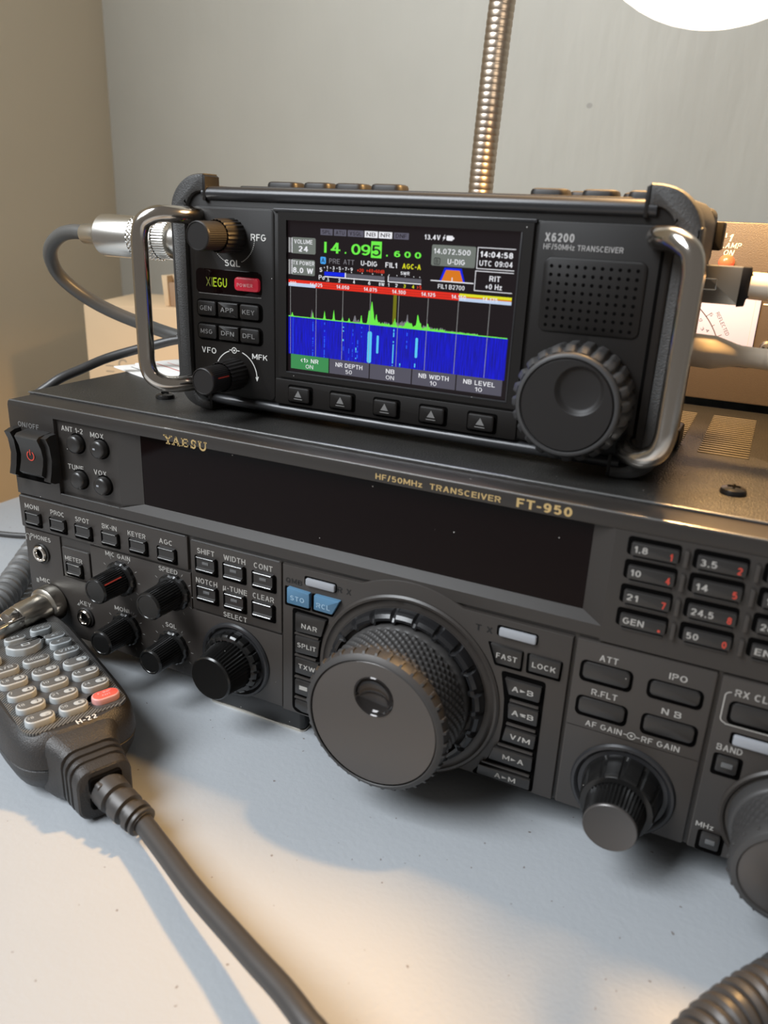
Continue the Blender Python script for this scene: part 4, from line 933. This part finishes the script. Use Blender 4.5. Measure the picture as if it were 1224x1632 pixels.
# name window with power key
b = B(); b.rr(X, 75.8, 105.8, 162.2, 171.2, .1, .55, 2, .2); nw = b.obj('name_window', glass_m, XT)
b = B(); b.text(X, 'XI', 80.7, 83.6, 166.5, 3.3, .62, 0); b.obj('dim_lit_letters', yellowdim_m, nw, recalc=False)
b = B(); b.text(X, 'EGU', 84.0, 90.3, 166.5, 3.3, .62, .012); b.obj('lit_letters', yellowgreen_m, nw, recalc=False)
F = X.at(1.5); b = B(); b.rr(F, 93.2, 104.2, 164.0, 168.9, .3, 1.8, 1.4, .6); pk_ = b.obj('power_key', power_m, XT)
b = B(); b.text(F, 'POWER', 94.6, 101.6, 166.2, 1.2, 1.87, .02); b.obj('lettering', powertxt_m, pk_, recalc=False)
b = B(); b.quad(X, 77, 105.5, 162.0, 162.3, .42); b.obj('underline', dim_m, lm_, recalc=False)
for r, (z0, z1, names) in enumerate(((153.8, 159.3, ('GEN', 'APP', 'KEY')), (145.1, 150.5, ('MSG', 'DFN', 'DFL')))):
    b = B(); b.rr(X.at(1), 75.0, 105.4, z0-.8, z1+.6, .1, .5, 2, 0); b.obj('key_recess_shade', well_m, XT)  # black plate painting the shade between the keys, no real hollow
    for c, n in enumerate(names):
        x0 = (75.7, 85.4, 95.4)[c]; x1 = (84.5, 94.7, 104.2)[c]; F = X.at(1.4); b = B(); b.rr(F, x0, x1, z0, z1, .3, 1.7, 1.0 if c != 1 else .4, .55)
        k = b.obj('function_key', xbody_m, XT, angle=25); b = B(); b.text(F, n, x0+1.4, x1-1.9, (z0+z1)/2, 1.7, 1.77, .015); b.obj('lettering', dim_m, k, recalc=False)
# knobs
for zc in (183.3, 132.9):
    b = B(); b.lathe(X, (93.1, zc), [(6.2, .3), (6.1, 1.5), (5.9, 9), (5.6, 10)], 96, mod=serr(24, .05))
    k0 = b.obj('outer_knob', xknob_m, XT)
    b = B(); b.lathe(X, (93.1, zc), [(5.0, 9.6), (5.0, 18.5), (5.0, 20.0)], 120, mod=serr(40, .03)); b.lathe(X, (93.1, zc), [(5.0, 19.6), (4.9, 20.3)], 48, mi=1); b.lathe(X, (93.1, zc), [(4.9, 20.3), (4.6, 20.5), (4.4, 20.2), (0, 20.2)], 48)
    k1 = b.obj('inner_knob', [xknob_m, xrail_m], XT)
    if zc < 150:
        a = math.radians(15); b = B(); b.add([X.P(93.1+5.05*math.cos(a+d), zc+5.05*math.sin(a+d), h) for d, h in ((-.05, 11), (.05, 11), (.05, 17.5), (-.05, 17.5))], [(0, 1, 2, 3)]); b.obj('red_pointer', red_m, k1, recalc=False)
# speaker grille
b = B(); b.rr(X, 209.8, 240.8, 160.6, 182.8, .2, .9, 2.4, .45, seg=5); sg_ = b.obj('speaker_grille', xbody_m, XT, angle=25)
b = B()
for r in range(8):
    for c in range(11): b.ring(X, (212.3+c*2.58, 162.6+r*2.52), 0, .55, .95, 0, 360, 12)
b.obj('grille_holes', well_m, sg_, recalc=False, kind='stuff')
# side slot line
b = B(); b.quad(X, 243.6, 244.6, 128, 186, .42); b.obj('side_groove', well_m, sm_, recalc=False)
# big dial
GX, GZ = 225.1, 141.0
n_ = 24
b = B(); b.lathe(X, (GX, GZ), [(17.0, .4), (17.9, 1.2)]+[(18.0, 2+i*1.2) for i in range(9)]+[(17.2, 12.8), (16.2, 14.0)], 240, mod=lambda t, h, r: r*(1-.075*max(0, math.cos(n_*t+h*.10))**1.5) if h > 1 else r)
b.lathe(X, (GX, GZ), [(16.0, 13.6), (15.8, 15.0), (15.2, 15.5), (14.5, 15.5), (14.2, 15.0)], 96)
xd = b.obj('tuning_dial', mat('soft_grey_dial_rubber', (0.040, 0.039, 0.039, 1), .5, dust=.05), XT, angle=50)
b = B(); nseg = 64; h = 15.6; dx_, dz_, dr = GX+3.4, GZ+5.0, 6.6
vs = [X.P(GX+14.3*math.cos(2*PI*k/nseg), GZ+14.3*math.sin(2*PI*k/nseg), h-.8) for k in range(nseg)]+[X.P(GX+13.7*math.cos(2*PI*k/nseg), GZ+13.7*math.sin(2*PI*k/nseg), h) for k in range(nseg)]+[X.P(dx_+7.5*math.cos(2*PI*k/nseg), dz_+7.5*math.sin(2*PI*k/nseg), h) for k in range(nseg)]
b.add(vs, [(l*nseg+k, l*nseg+(k+1) % nseg, (l+1)*nseg+(k+1) % nseg, (l+1)*nseg+k) for l in range(2) for k in range(nseg)])
b.lathe(X, (dx_, dz_), [(7.5, h), (7.0, h-.25), (6.4, h-1.1), (5.6, h-1.3), (0, h-1.5)], 64)
b.obj('dial_face', xknob_m, xd, angle=50)
# handles
for s in (-1, 1):
    def hx(x): return x if s < 0 else 320.0-x
    pts = [X.P(hx(77.5), 189.7, 0), X.P(hx(77.0), 189.7, 5)]
    zt, zb = 189.8, 128.4
    path = [(77.5, zt, 0), (77.2, zt, 6), (75.6, zt, 10.5), (72.4, zt, 14.2), (69.6, zt-.9, 16.2), (66.6, zt-3.2, 17.6), (65.2, zt-7.5, 18), (65.0, zt-14, 18), (65.0, (zt+zb)/2, 18), (65.0, zb+14, 18), (65.2, zb+7.5, 18), (66.6, zb+3.2, 17.6), (69.6, zb+.9, 16.2), (72.4, zb, 14.2), (75.6, zb, 10.5), (77.2, zb, 6), (77.5, zb, 0)]
    b = B(); b.tube(catmull([X.P(hx(x), z, h_) for x, z, h_ in path], 6), .0031, 20); b.obj('handle', steel_m, XT, angle=60)
# top keys
def onX6top(xc, w, y0, y1):
    b = B(); b.rr(Fz, xc-w/2, xc+w/2, y0, y1, 198.5, 202.7, 2.5, 1.2); b.obj('top_key', xknob_m, XT)
b = B(); b.rr(Fz, 90, 232, 38, 74, 198, 200.6, 2, .6); b.obj('top_plate', xbody_m, XT)
for xc, w, y0 in ((103, 13, 46), (119, 11, 44), (132.5, 12, 44), (148, 12, 42), (110, 11, 60), (128, 11, 60), (205, 12, 42), (221, 11, 42), (235, 11, 42), (213, 11, 58), (230, 10, 58)): onX6top(xc, w, y0, y0+9)

# ------------------------------------------------------------------ cables on the portable radio
cx_t = thing('antenna_cable', (0.02, 0.055, 0.179), 'thick grey coaxial cable with silver knurled connector on left side of the small radio', 'cable')
AX = Frame((68, 55, 179.4), (0, 1, 0), (0, 0, 1), (-1, 0, 0.004))
b = B(); b.lathe(AX, (0, 0), [(5.2, 4.2), (6.6, 4.6), (6.6, 10)], 24); b.lathe(AX, (0, 0), [(7.2, 10), (7.5, 10.4), (7.5, 18), (7.2, 18.4), (6.3, 18.6)], 96, mod=serr(32, .04)); b.lathe(AX, (0, 0), [(6.3, 18.6), (6.3, 22.6), (7.6, 22.8)], 32)
b.obj('socket_ring', bright_m, cx_t, angle=28)
b = B(); b.lathe(AX, (0, 0), [(6.6, 22.6), (8.0, 22.8), (8.3, 23.4), (8.3, 29.0)], 120, mod=serr(40, .03)); 
b.lathe(AX, (0, 0), [(8.5, 29)]+[(8.7, 29.4+i*.5) for i in range(25)]+[(8.7, 42.0)], 168, mod=lambda t, h, r: r+.16*max(-1, math.cos(30*t+h*3.0)+math.cos(30*t-h*3.0)-.4))
b.obj('coupling_nut', bright_m, cx_t, angle=28)
b = B(); b.lathe(AX, (0, 0), [(8.7, 42), (8.8, 42.4), (8.8, 60.5), (8.2, 61.5), (4.3, 61.8)], 64); b.lathe(AX, (0, 0), [(4.3, 61.6), (4.3, 73), (4.0, 73.6), (0, 73.6)], 40)
b.obj('ferrule', bright_m, cx_t, angle=28)
b = B(); b.tube(catmull(mmv((-4, 55, 180.0), (-12.3, 55.5, 180.2), (-19.9, 56, 178.8), (-26.8, 57, 175.3), (-32.0, 59, 170.8), (-34.8, 62, 165.4), (-35.1, 66, 159.4), (-31.8, 71, 153.3), (-25.5, 77, 147), (-15.6, 83, 141.4), (-3.4, 89, 136.6), (8, 94, 132.9), (28, 99, 129), (60, 102, 127), (90, 120, 122), (110, 190, 122), (110, 300, 122)), 10), .0032, 16); b.obj('cable', mat('grey_coax_jacket', (0.085, 0.083, 0.078, 1), .38), cx_t)
dc = thing('power_cable', (0.03, 0.085, 0.135), 'slim black power cable leaving the rear of the small radio over the top cover', 'cable')
b = B(); b.tube(catmull(mmv((66, 82, 136), (30, 80, 134.5), (12, 74, 130), (-3, 62, 124.5), (-9, 50, 120), (-16, 38, 114), (-26, 30, 100), (-40, 40, 60), (-50, 90, 20), (-50, 160, 5), (-45, 330, 5)), 10), .0022, 14); b.obj('cable', cord_m, dc)
b = B(); b.tube(mmv((80, 83, 136), (24, 80, 134)), .0042, 16, rf=lambda t: .0050-.0022*t); b.obj('plug', cord_m, dc)
# right side plugs
us = thing('usb_cable', (0.26, 0.065, 0.176), 'silver flat plug with white cable in the upper right side socket of small radio', 'cable')
UY = 66
b = B(); b.rr(Frame((0, UY-2.4, 0)), 249.8, 264.8, 170.2, 182.0, -4.6, 0, .5, .35); sh = b.obj('metal_shell', nickel_m, us)
F = Frame((0, UY-2.4, 0)); b = B()
for a0, a1, c0, c1 in ((250, 257.6, 177.7, 178.0), (250, 257.6, 174.4, 174.7), (257.3, 257.6, 174.4, 178.0)): b.rr(F, a0, a1, c0, c1, -.1, .25, .05, .05)
b.obj('embossed_window', bright_m, sh)
b = B(); b.prism(F, [(264.6, 182.0), (267.0, 182.0), (267.3, 180.6), (268.9, 178.6), (268.9, 174.6), (266.8, 171.8), (266.6, 170), (264.4, 169.7)], -5, .4, .3); b.obj('boot', xbody_m, us)
b = B(); b.tube(catmull(mmv((267.5, UY, 176.4), (274, UY, 176.2), (286, UY+2, 175.8), (310, UY+8, 172), (360, UY+25, 150), (400, 120, 124), (420, 200, 60)), 8), .0042, 18); b.obj('cable', cream_m, us)
wc = thing('charging_cable', (0.262, 0.066, 0.154), 'cream rounded plug and cable in the lower right side socket of small radio', 'cable')
def plugpath(t): return .0055 if t < .4 else .0055-.0021*min(1, (t-.4)/.3)
b = B(); b.tube(mmv(*[(249.8+i*1.44, UY+i*.1, 154.8+(-.06)*i) for i in range(19)]), .0055, 24, rf=plugpath); b.obj('plug', cream_m, wc, angle=60)
b = B(); b.tube(catmull(mmv((275, UY+2, 153.7), (284, UY+3, 153.2), (300, UY+6, 151), (340, UY+18, 138), (390, 100, 124), (412, 150, 70)), 8), .0034, 18); b.obj('cable', cream_m, wc)

# ------------------------------------------------------------------ meter box
MB = Frame((0, 165, 0))
mb = thing('power_meter', (0.31, 0.2, 0.1168), 'brown enamelled power meter box behind the small radio at right', 'meter')
b = B(); b.rr(MB, 192, 420, 120.6, 196.4, -110, 0, 1.2, .5); mbx = b.obj('case', meterbox_m, mb)
for x, y in ((202, 175), (410, 175), (202, 262), (410, 262)):
    b = B(); b.lathe(Fz, (x, y), [(5, 116.8), (5, 121)], 16); b.lathe(Fz, (x, y), [(5, 116.8), (0, 116.8)], 16); b.obj('foot', knob_m, mb)
b = B(); b.text(MB, '1', 252.2, 253.8, 190.0, 3.0, .06, .02, shear=.2); b.quad(MB, 250.6, 251.1, 190.0, 191.8, .06); b.text(MB, 'LAMP', 249.4, 257.6, 186.9, 2.2, .06, .02, shear=.2); b.text(MB, 'ON', 251.0, 255.3, 184.0, 2.2, .06, .02, shear=.2)
b.quad(MB, 270.5, 276, 163.6, 164.2, .06); b.obj('lettering', mat('cream_print', (0.8, 0.74, 0.58, 1), .6), mbx, recalc=False)
b = B(); b.lathe(MB, (252.8, 180.0), [(3.3, 0), (3.2, 1.2), (2.4, 2.6), (1.2, 3.3), (0, 3.5)], 32); b.obj('pilot_lamp', redlamp_m, mb)
b = B(); b.lathe(MB, (277.0, 178.5), [(7.5, 0), (7.4, 1.0), (6.4, 1.6), (5.5, 6), (5.0, 7), (0, 7)], 40); b.obj('switch_knob', nickel_m, mb)
b = B(); b.rr(MB, 205, 269.6, 138.0, 168.5, .0, 1.2, 1, .3); mt = b.obj('meter_window', meterface_m, mb)
mc0, mc1, mr = 222, 133, 35.6
b = B(); b.ring(MB, (mc0, mc1), mr, mr+.5, 1.26, 8, 120, 40)
for i in range(14):
    a = math.radians(10+i*8); c_, s_ = math.cos(a), math.sin(a); r1 = mr+(2.6 if i % 2 == 0 else 1.5)
    b.poly(MB, [(mc0+mr*c_-.12*s_, mc1+mr*s_+.12*c_), (mc0+r1*c_-.12*s_, mc1+r1*s_+.12*c_), (mc0+r1*c_+.12*s_, mc1+r1*s_-.12*c_), (mc0+mr*c_+.12*s_, mc1+mr*s_-.12*c_)], 1.26)
b.text(MB, 'REFLECTED', 250.4, 261.4, 154.4, 1.5, 1.26, .0, rot=math.radians(-58))
for t, x, z in (('12', 246.6, 155.3), ('5', 250.6, 158.0), ('3', 248.0, 151.6), ('4', 250.2, 151.0)): b.text(MB, t, x-.7, x+.7, z, 1.3, 1.26, 0, rot=math.radians(-50))
b.obj('dial_print', mat('dark_dial_print', (0.10, 0.09, 0.12, 1), .6), mt, recalc=False)
b = B(); b.quad(MB, 267.3, 267.5, 138.5, 168, 1.24); b.obj('window_edge', mat('pink_edge_line', (0.45, 0.36, 0.42, 1), .5), mt, recalc=False)
for x, z in ((275.0, 146.0), (275.0, 186)):
    b = B(); b.lathe(MB, (x, z), [(2.8, 0), (2.7, .8), (1.8, 1.8), (0, 2.1)], 24); b.quad(MB, x-1.5, x+1.5, z-.2, z+.2, 2.0, 1); b.obj('screw', [nickel_m, well_m], mb)

# ------------------------------------------------------------------ lamp
lamp = thing('gooseneck_lamp', (0.126, 0.21, 0.1168), 'flexible metal gooseneck desk lamp with glowing white head over the small radio', 'lamp')
b = B(); b.rr(Fz, 108, 144, 190, 226, 117.3, 124, 8, 2); b.obj('base', knob_m, lamp)
LH = Vector((0.2425, 0.0695, 0.2965))
neck = catmull(mmv((125.5, 200, 121), (126, 200, 205), (127.3, 200, 245), (129.6, 200, 292), (136, 197, 345), (152, 188, 400), (182, 165, 432), (212, 130, 436), (238, 82, 408), (242.5, 68, 362)), 60)
Ln = [0]
for i in range(1, len(neck)): Ln.append(Ln[-1]+(neck[i]-neck[i-1]).length)
b = B(); n = len(neck); tot = Ln[-1]
# resample finely for ribs
pts = []; j = 0; K = 1500
for k in range(K+1):
    s_ = tot*k/K
    while j < n-2 and Ln[j+1] < s_: j += 1
    t = (s_-Ln[j])/max(1e-9, Ln[j+1]-Ln[j]); pts.append(neck[j].lerp(neck[j+1], t))
pitch = 0.0032
b.tube(pts, .0063, 18, rf=lambda t: 0.0062+.00025*abs(math.sin(PI*t*tot/pitch))**.6)
b.obj('gooseneck', mat('ribbed_chrome_neck', (0.55, 0.46, 0.37, 1), .34, metal=1.0), lamp, angle=60)
LF = Frame(LH*1000, (1, 0, 0), (0, 1, 0), (0, 0, 1))
b = B(); pr = [(0, -46.5)]+[(46.5*math.sin(math.radians(t)), -46.5*math.cos(math.radians(t))) for t in range(6, 121, 6)]
b.lathe(LF, (0, 0), pr, 64)
gm = bpy.data.materials.new('glowing_frosted_globe'); gm.use_nodes = True; N = gm.node_tree.nodes; L = gm.node_tree.links; N.remove(N['Principled BSDF'])
e_ = N.new('ShaderNodeEmission'); e_.inputs[0].default_value = (1.0, 0.86, 0.70, 1); e_.inputs[1].default_value = 4.0
t_ = N.new('ShaderNodeBsdfTransparent'); mx_ = N.new('ShaderNodeMixShader'); mx_.inputs[0].default_value = 0.5
L.new(t_.outputs[0], mx_.inputs[1]); L.new(e_.outputs[0], mx_.inputs[2]); L.new(mx_.outputs[0], N['Material Output'].inputs[0])
b.obj('globe', gm, lamp)
b = B(); b.lathe(LF, (0, 0), [(0, 1), (5, 2), (8.5, 6), (9, 11), (7, 18), (6, 24), (0, 24)], 32); b.obj('bulb', mat('bulb_glass', (1, .9, .75, 1), .4, emit=3.0, ecol=(1.0, 0.8, 0.6, 1)), lamp)
b = B(); b.lathe(LF, (0, 0), [(42.5, 23), (44, 24), (40, 34), (26, 46), (12, 54), (9, 66), (0, 66)], 64); b.lathe(LF, (0, 0), [(41.5, 23), (38, 32), (24, 42), (0, 46)], 64); b.obj('shade', knob_m, lamp)
light('lamp_bulb', 'SPOT', LH+Vector((0, 0, -.0005)), LH+Vector((0.0, 0.0, -.3)), (1.0, 0.57, 0.20), 12.5, .012)
bl = bpy.data.lights['lamp_bulb']; bl.spot_size = math.radians(146); bl.spot_blend = .35

# ------------------------------------------------------------------ hand microphone
U = Vector((.3996, .9167, 0)); V = Vector((.9167, -.3996, 0))
HM = Frame((64.57, -46.35, 0), U, -V, (0, 0, 1))
hm = thing('hand_microphone', (0.0646, -0.0464, 0.0), 'black hand microphone with pale grey keypad and one red key lying on the table', 'microphone')
def outline(k, dy=0):
    pts = [(-8.5, -31), (-14.5, -29), (-19.5, -24), (-21.8, -15), (-22.4, 0), (-23.0, 20), (-24.2, 45), (-23.4, 58), (-19, 67), (-10, 71), (0, 72), (11, 70.5), (20, 66), (22.6, 57), (24.0, 45), (23.4, 20), (22.8, 0), (22.2, -12), (20.3, -22), (15.5, -28.5), (8.5, -31)]
    cxm, cym = 0, 22
    sm = catmull([Vector((x, y, 0)) for x, y in pts], 3)
    return [(cxm+(p.x-cxm)*k, cym+(p.y-cym)*(1-(1-k)*.5)+dy) for p in sm]
b = B(); lev = [(0.3, .62), (1.2, .78), (4, .90), (9, .985), (13.0, 1.015), (13.3, 1.0), (13.7, 1.015), (18, 1.0), (21.5, .965), (24.0, .90), (25.2, .84)]
vs = []; no = None
for h, k in lev:
    o_ = outline(k); no = len(o_); vs += [HM.P(x, y, h) for x, y in o_]
fs = [tuple(range(no))[::-1], tuple(range((len(lev)-1)*no, len(lev)*no))]
for l in range(len(lev)-1):
    for i in range(no): fs.append((l*no+i, l*no+(i+1) % no, (l+1)*no+(i+1) % no, (l+1)*no+i))
b.add(vs, fs)
# neck with ribs, built as stacked rounded slices along the body axis
NK = Frame(HM.P(-1.0, -26, 0)*1000, U, (0, 0, 1), V)
sl = [(0, 13.5, 24.6, 1.0), (4, 12.4, 24.0, 1.0), (7, 10.8, 22.6, 1.4), (9.6, 10.2, 21.8, 1.6), (9.8, 9.4, 21.0, 1.8), (11.0, 9.4, 21.0, 1.8), (11.2, 10.0, 21.4, 1.6), (12.8, 10.0, 21.3, 1.6), (13.0, 9.2, 20.5, 2), (14.0, 9.2, 20.5, 2), (14.2, 9.8, 20.9, 1.6), (15.8, 9.7, 20.7, 1.6), (16, 9.0, 20.0, 2), (17, 9.0, 20.0, 2), (17.2, 9.5, 20.3, 1.6), (20.5, 9.2, 19.8, 1.8), (21, 8.6, 19.2, 2.2)]
vs = []; m_ = 0
for d, w, t_, b0 in sl:
    pp = rrpoly(-w, w, b0-.9, t_, 5.0, 4); m_ = len(pp); vs += [NK.P(a, c, d) for a, c in pp]
fs = [tuple(range(m_))[::-1], tuple(range((len(sl)-1)*m_, len(sl)*m_))]
for l in range(len(sl)-1):
    for i in range(m_): fs.append((l*m_+i, l*m_+(i+1) % m_, (l+1)*m_+(i+1) % m_, (l+1)*m_+i))
b.add(vs, fs)
b.obj('body', micbody_m, hm, angle=32)
hatch = bpy.data.materials.new('hatched_keypad_plate'); hatch.use_nodes = True; N = hatch.node_tree.nodes; L = hatch.node_tree.links; pb = N['Principled BSDF']
tcn = N.new('ShaderNodeTexCoord'); mp = N.new('ShaderNodeMapping'); mp.inputs['Rotation'].default_value = (0, 0, math.radians(-15)); wv = N.new('ShaderNodeTexWave'); wv.inputs['Scale'].default_value = 330; wv.inputs['Distortion'].default_value = 0
L.new(tcn.outputs['Object'], mp.inputs[0]); L.new(mp.outputs[0], wv.inputs[0]); cr = N.new('ShaderNodeValToRGB'); L.new(wv.outputs['Fac'], cr.inputs[0])
cr.color_ramp.elements[0].position = .45; cr.color_ramp.elements[0].color = (.018, .018, .018, 1); cr.color_ramp.elements[1].position = .6; cr.color_ramp.elements[1].color = (.13, .13, .125, 1); L.new(cr.outputs[0], pb.inputs['Base Color']); pb.inputs['Roughness'].default_value = .4
b = B(); b.rr(HM, -17.8, 18.2, -24.8, 50.5, 24.6, 25.5, 5, .2, seg=6); pl_ = b.obj('keypad_plate', hatch, hm)
b = B(); b.rr(HM, -15.8, 16.4, -17.5, 14.4, 25, 25.62, 3, .05); b.rr(HM, 6, 16.8, -23.4, -13, 25, 25.62, 3, .05); b.obj('keypad_inlay', mat('dark_grey_inlay', (.045, .045, .046, 1), .4), pl_)
b = B(); b.rr(HM, -15, 15, 51.5, 60, 24.6, 25.35, .5, .05); b.obj('name_strip', well_m, hm)
b = B(); b.text(HM, 'H-22', -1.6, 5.4, -26.0, 2.6, 25.3, .025); b.text(HM, 'ICOM', -9, 3.4, 54.6, 3.2, 25.4, .04); b.obj('lettering', wx, hm, recalc=False)
def mkey(x, y, w, hgt, top, digit=None, red=False, rot=0, name='keypad_key'):
    b = B(); b.rr(HM, x-w/2, x+w/2, y-hgt/2, y+hgt/2, 25.2, 27.9, hgt/2, .5, seg=6)
    k = b.obj(name, redglow_m if red else keyglow_m, hm, angle=50)
    b = B(); b.rr(HM, x-w/2+.55, x+w/2-.55, y-hgt/2+.55, y+hgt/2-.55, 27.7, 28.0, hgt/2-.55, .08, seg=6); 
    if digit is not None: b.rr(HM, x+.2, x+w/2-.95, y-1.2, y+1.2, 27.7, 28.06, 1.15, .03, mi=1, seg=5)
    b.obj('key_cap', [redkey_m if red else keytop_m, keyglow_m], k, angle=50)
    t = B()
    if top: 
        for i, (s_, x0, x1, yy, hh_, c) in enumerate(top): t.text(HM, s_, x+x0, x+x1, y+yy, hh_, 28.08, .01, mi=c)
    if digit: t.text(HM, digit, x+1.9, x+2.8, y, 1.4, 28.1, .03, mi=1)
    if t.v: t.obj('lettering', [keyglow_m, keytop_m, powertxt_m], k, recalc=False)
G = [[('1.8', '1'), ('3.5', '2'), ('5', '3')], [('7', '4'), ('10', '5'), ('14', '6')], [('18', '7'), ('21', '8'), ('24', '9')], [('28', '.'), ('50', '0'), None]]
for r in range(4):
    for c in range(3):
        x, y = (c-1)*11.45+.2, -(r-1)*9.4
        if G[r][c]: mkey(x, y, 9.9, 5.8, [(G[r][c][0], -4.0, -4.0+1.1*len(G[r][c][0].replace('.', ''))+(.4 if '.' in G[r][c][0] else 0), .3, 1.5, 0)], G[r][c][1])
        else: mkey(x, y, 9.9, 5.8, [('F-INP', -2.4, 2.4, .9, 1.1, 2), ('ENT', -1.4, 1.6, -.9, 1.1, 2)], None, True)
for c, t in enumerate(('A/B', 'MODE', 'V/M')): mkey((c-1)*11.45+.1, 19.0+(0, .6, .2)[c], 9.9, 5.0, [(t, -2.9, 2.9, 0, 1.7, 0)])
mkey(11.8, 33.4, 8.6, 4.6, [('\u25b2\u2022', -1.5, 1.5, 0, 1.2, 0)]); mkey(12.2, 27.5, 8.6, 4.8, [('\u25bc -', -1.5, 1.5, 0, 1.2, 0)])
mkey(-1.3, 40.4, 8.4, 4.2, [('P1', -1.3, 1.3, 0, 1.5, 0)], None); mkey(9.4, 42.6, 8.4, 4.4, [('P2', -1.3, 1.3, 0, 1.5, 0)], None); mkey(-12.2, 41.2, 8.4, 4.2, [])
mkey(-13.2, 29.0, 6.6, 6.4, [])
b = B(); crescent = [(-6.8, 34.6), (6.8, 34.6), (7.2, 33.2), (5.6, 29.9), (2.4, 28.0), (-1.5, 27.8), (-5.0, 29.6), (-7.0, 32.6)]
b.prism(HM, rnd(crescent, .8), 25.2, 28.6, .6); hk = b.obj('home_key', keyglow_m, hm, angle=50)
b = B(); b.prism(HM, rnd([(x*.88, 31.3+(y-31.3)*.84) for x, y in crescent], .8), 28.2, 28.7, .1); b.rr(HM, -1.6, 1.6, 30.2, 32.2, 28.6, 28.8, .2, .05, mi=1); b.rr(HM, -1.0, 1.0, 30.6, 31.8, 28.6, 28.85, .1, .02); b.obj('key_cap', [keytop_m, keyglow_m], hk)
# cable boot and cord
def hp(u, v, h): return HM.P(u, -v, h)
b = B(); b.rr(NK, -5.4, 5.4, 5.5, 17.5, 20.5, 22.6, 1.2, .4); b.obj('connector_recess', well_m, hm)
b = B(); b.rr(NK, -4.2, 4.8, 6.2, 16.2, 20, 25, 1.5, .6)
bp = catmull([hp(-.7, 44, 11.6), hp(-.3, 50, 11.0), hp(.8, 57, 10.0), hp(2.2, 63, 9.0), hp(3.0, 66.5, 8.4)], 14)
def boot(t):
    r = .0062-.0013*t
    if (.36 < t < .44) or (.60 < t < .68) or (.82 < t < .88): r -= .0013
    if t > .97: r -= .001
    return r
b.tube(bp, .006, 24, rf=boot); b.obj('strain_relief', cord_m, hm, angle=30)
b = B(); b.tube(catmull([hp(2.8, 65.0, 8.4), Vector((.1233, -.0686, .0082)), Vector((.140, -.0760, .0084)), Vector((.1586, -.0846, .0092)), Vector((.1768, -.0920, .0105)), Vector((.1883, -.0969, .0118)), Vector((.199, -.1013, .0130)), Vector((.2085, -.1059, .0138)), Vector((.2189, -.1111, .0135)), Vector((.245, -.130, .009)), Vector((.29, -.165, .004)), Vector((.34, -.19, .0033))], 12), .0032, 20); b.obj('cord', cord_m, hm)

# ------------------------------------------------------------------ boxes and papers
CF = sub((-161, 200, 0), 20)
bx = thing('cardboard_box', (-0.11, 0.25, 0.0), 'tan cardboard box with faint printed symbols, on the table behind the large radio', 'box')
b = B(); b.rr(CF, 0, 118, 0, 126.5, -90, 0, 1.5, .6); cb_ = b.obj('carton', card_m, bx)
b = B()
for x in (22, 52, 82): b.ring(CF, (x+4, 86), 2.6, 3.6, .12, 30, 330, 10); b.quad(CF, x-9, x-3, 80, 80.7, .12); b.quad(CF, x-9, x-3, 84, 84.7, .12); b.quad(CF, x-9, x-3, 88, 88.7, .12); b.quad(CF, x-9, x-2, 92, 92.6, .12)
b.obj('printed_marks', cprint_m, cb_, recalc=False)
b2 = thing('cardboard_box', (-0.05, 0.26, 0.1265), 'smaller open brown carton stacked on top of the tan cardboard box', 'box')
C2 = sub((-113, 232, 0), 8)
b = B(); b.rr(C2, 0, 92, 126.7, 143, -60, 0, .6, .3); b.obj('carton', cardd_m, b2)
b = B(); b.prism(C2, [(-1.5, 126.8), (2, 126.8), (1, 147.5), (-3.5, 147.5)], -50, 1, .2); b.prism(C2, [(0, 143), (92, 143), (92, 146.5), (0, 147.5)], -8, -6, .2); b.obj('flap', card_m, b2)
PF = Frame((-13, 74, 0), (0.929, -0.371, 0), (0.371, 0.929, 0), (0, 0, 1))
for i, (dx, dy, w, l_, lab, z0, z1, al) in enumerate(((0, 0, 64, 90, 'white printed leaflet lying on the large radio under the other sheets', 116.9, 117.5, 0), (9, 7, 60, 85, 'white stapled booklet with red line on top of the leaflet', 117.6, 119.8, 0))):
    b = B(); b.rr(PF, dx, dx+w, dy, dy+l_, z0, z1, .3, .1); s_ = b.obj('paper_sheet', paper_m); tag(s_, lab, 'paper')
    b = B(); b.quad(PF, dx+6, dx+w-8, dy+6+i*2, dy+6.8+i*2, z1+.04); b.quad(PF, dx+6, dx+w-8, dy+12+i*2, dy+12.5+i*2, z1+.04); b.obj('printed_lines', dim_m if i == 0 else red_m, s_, recalc=False)
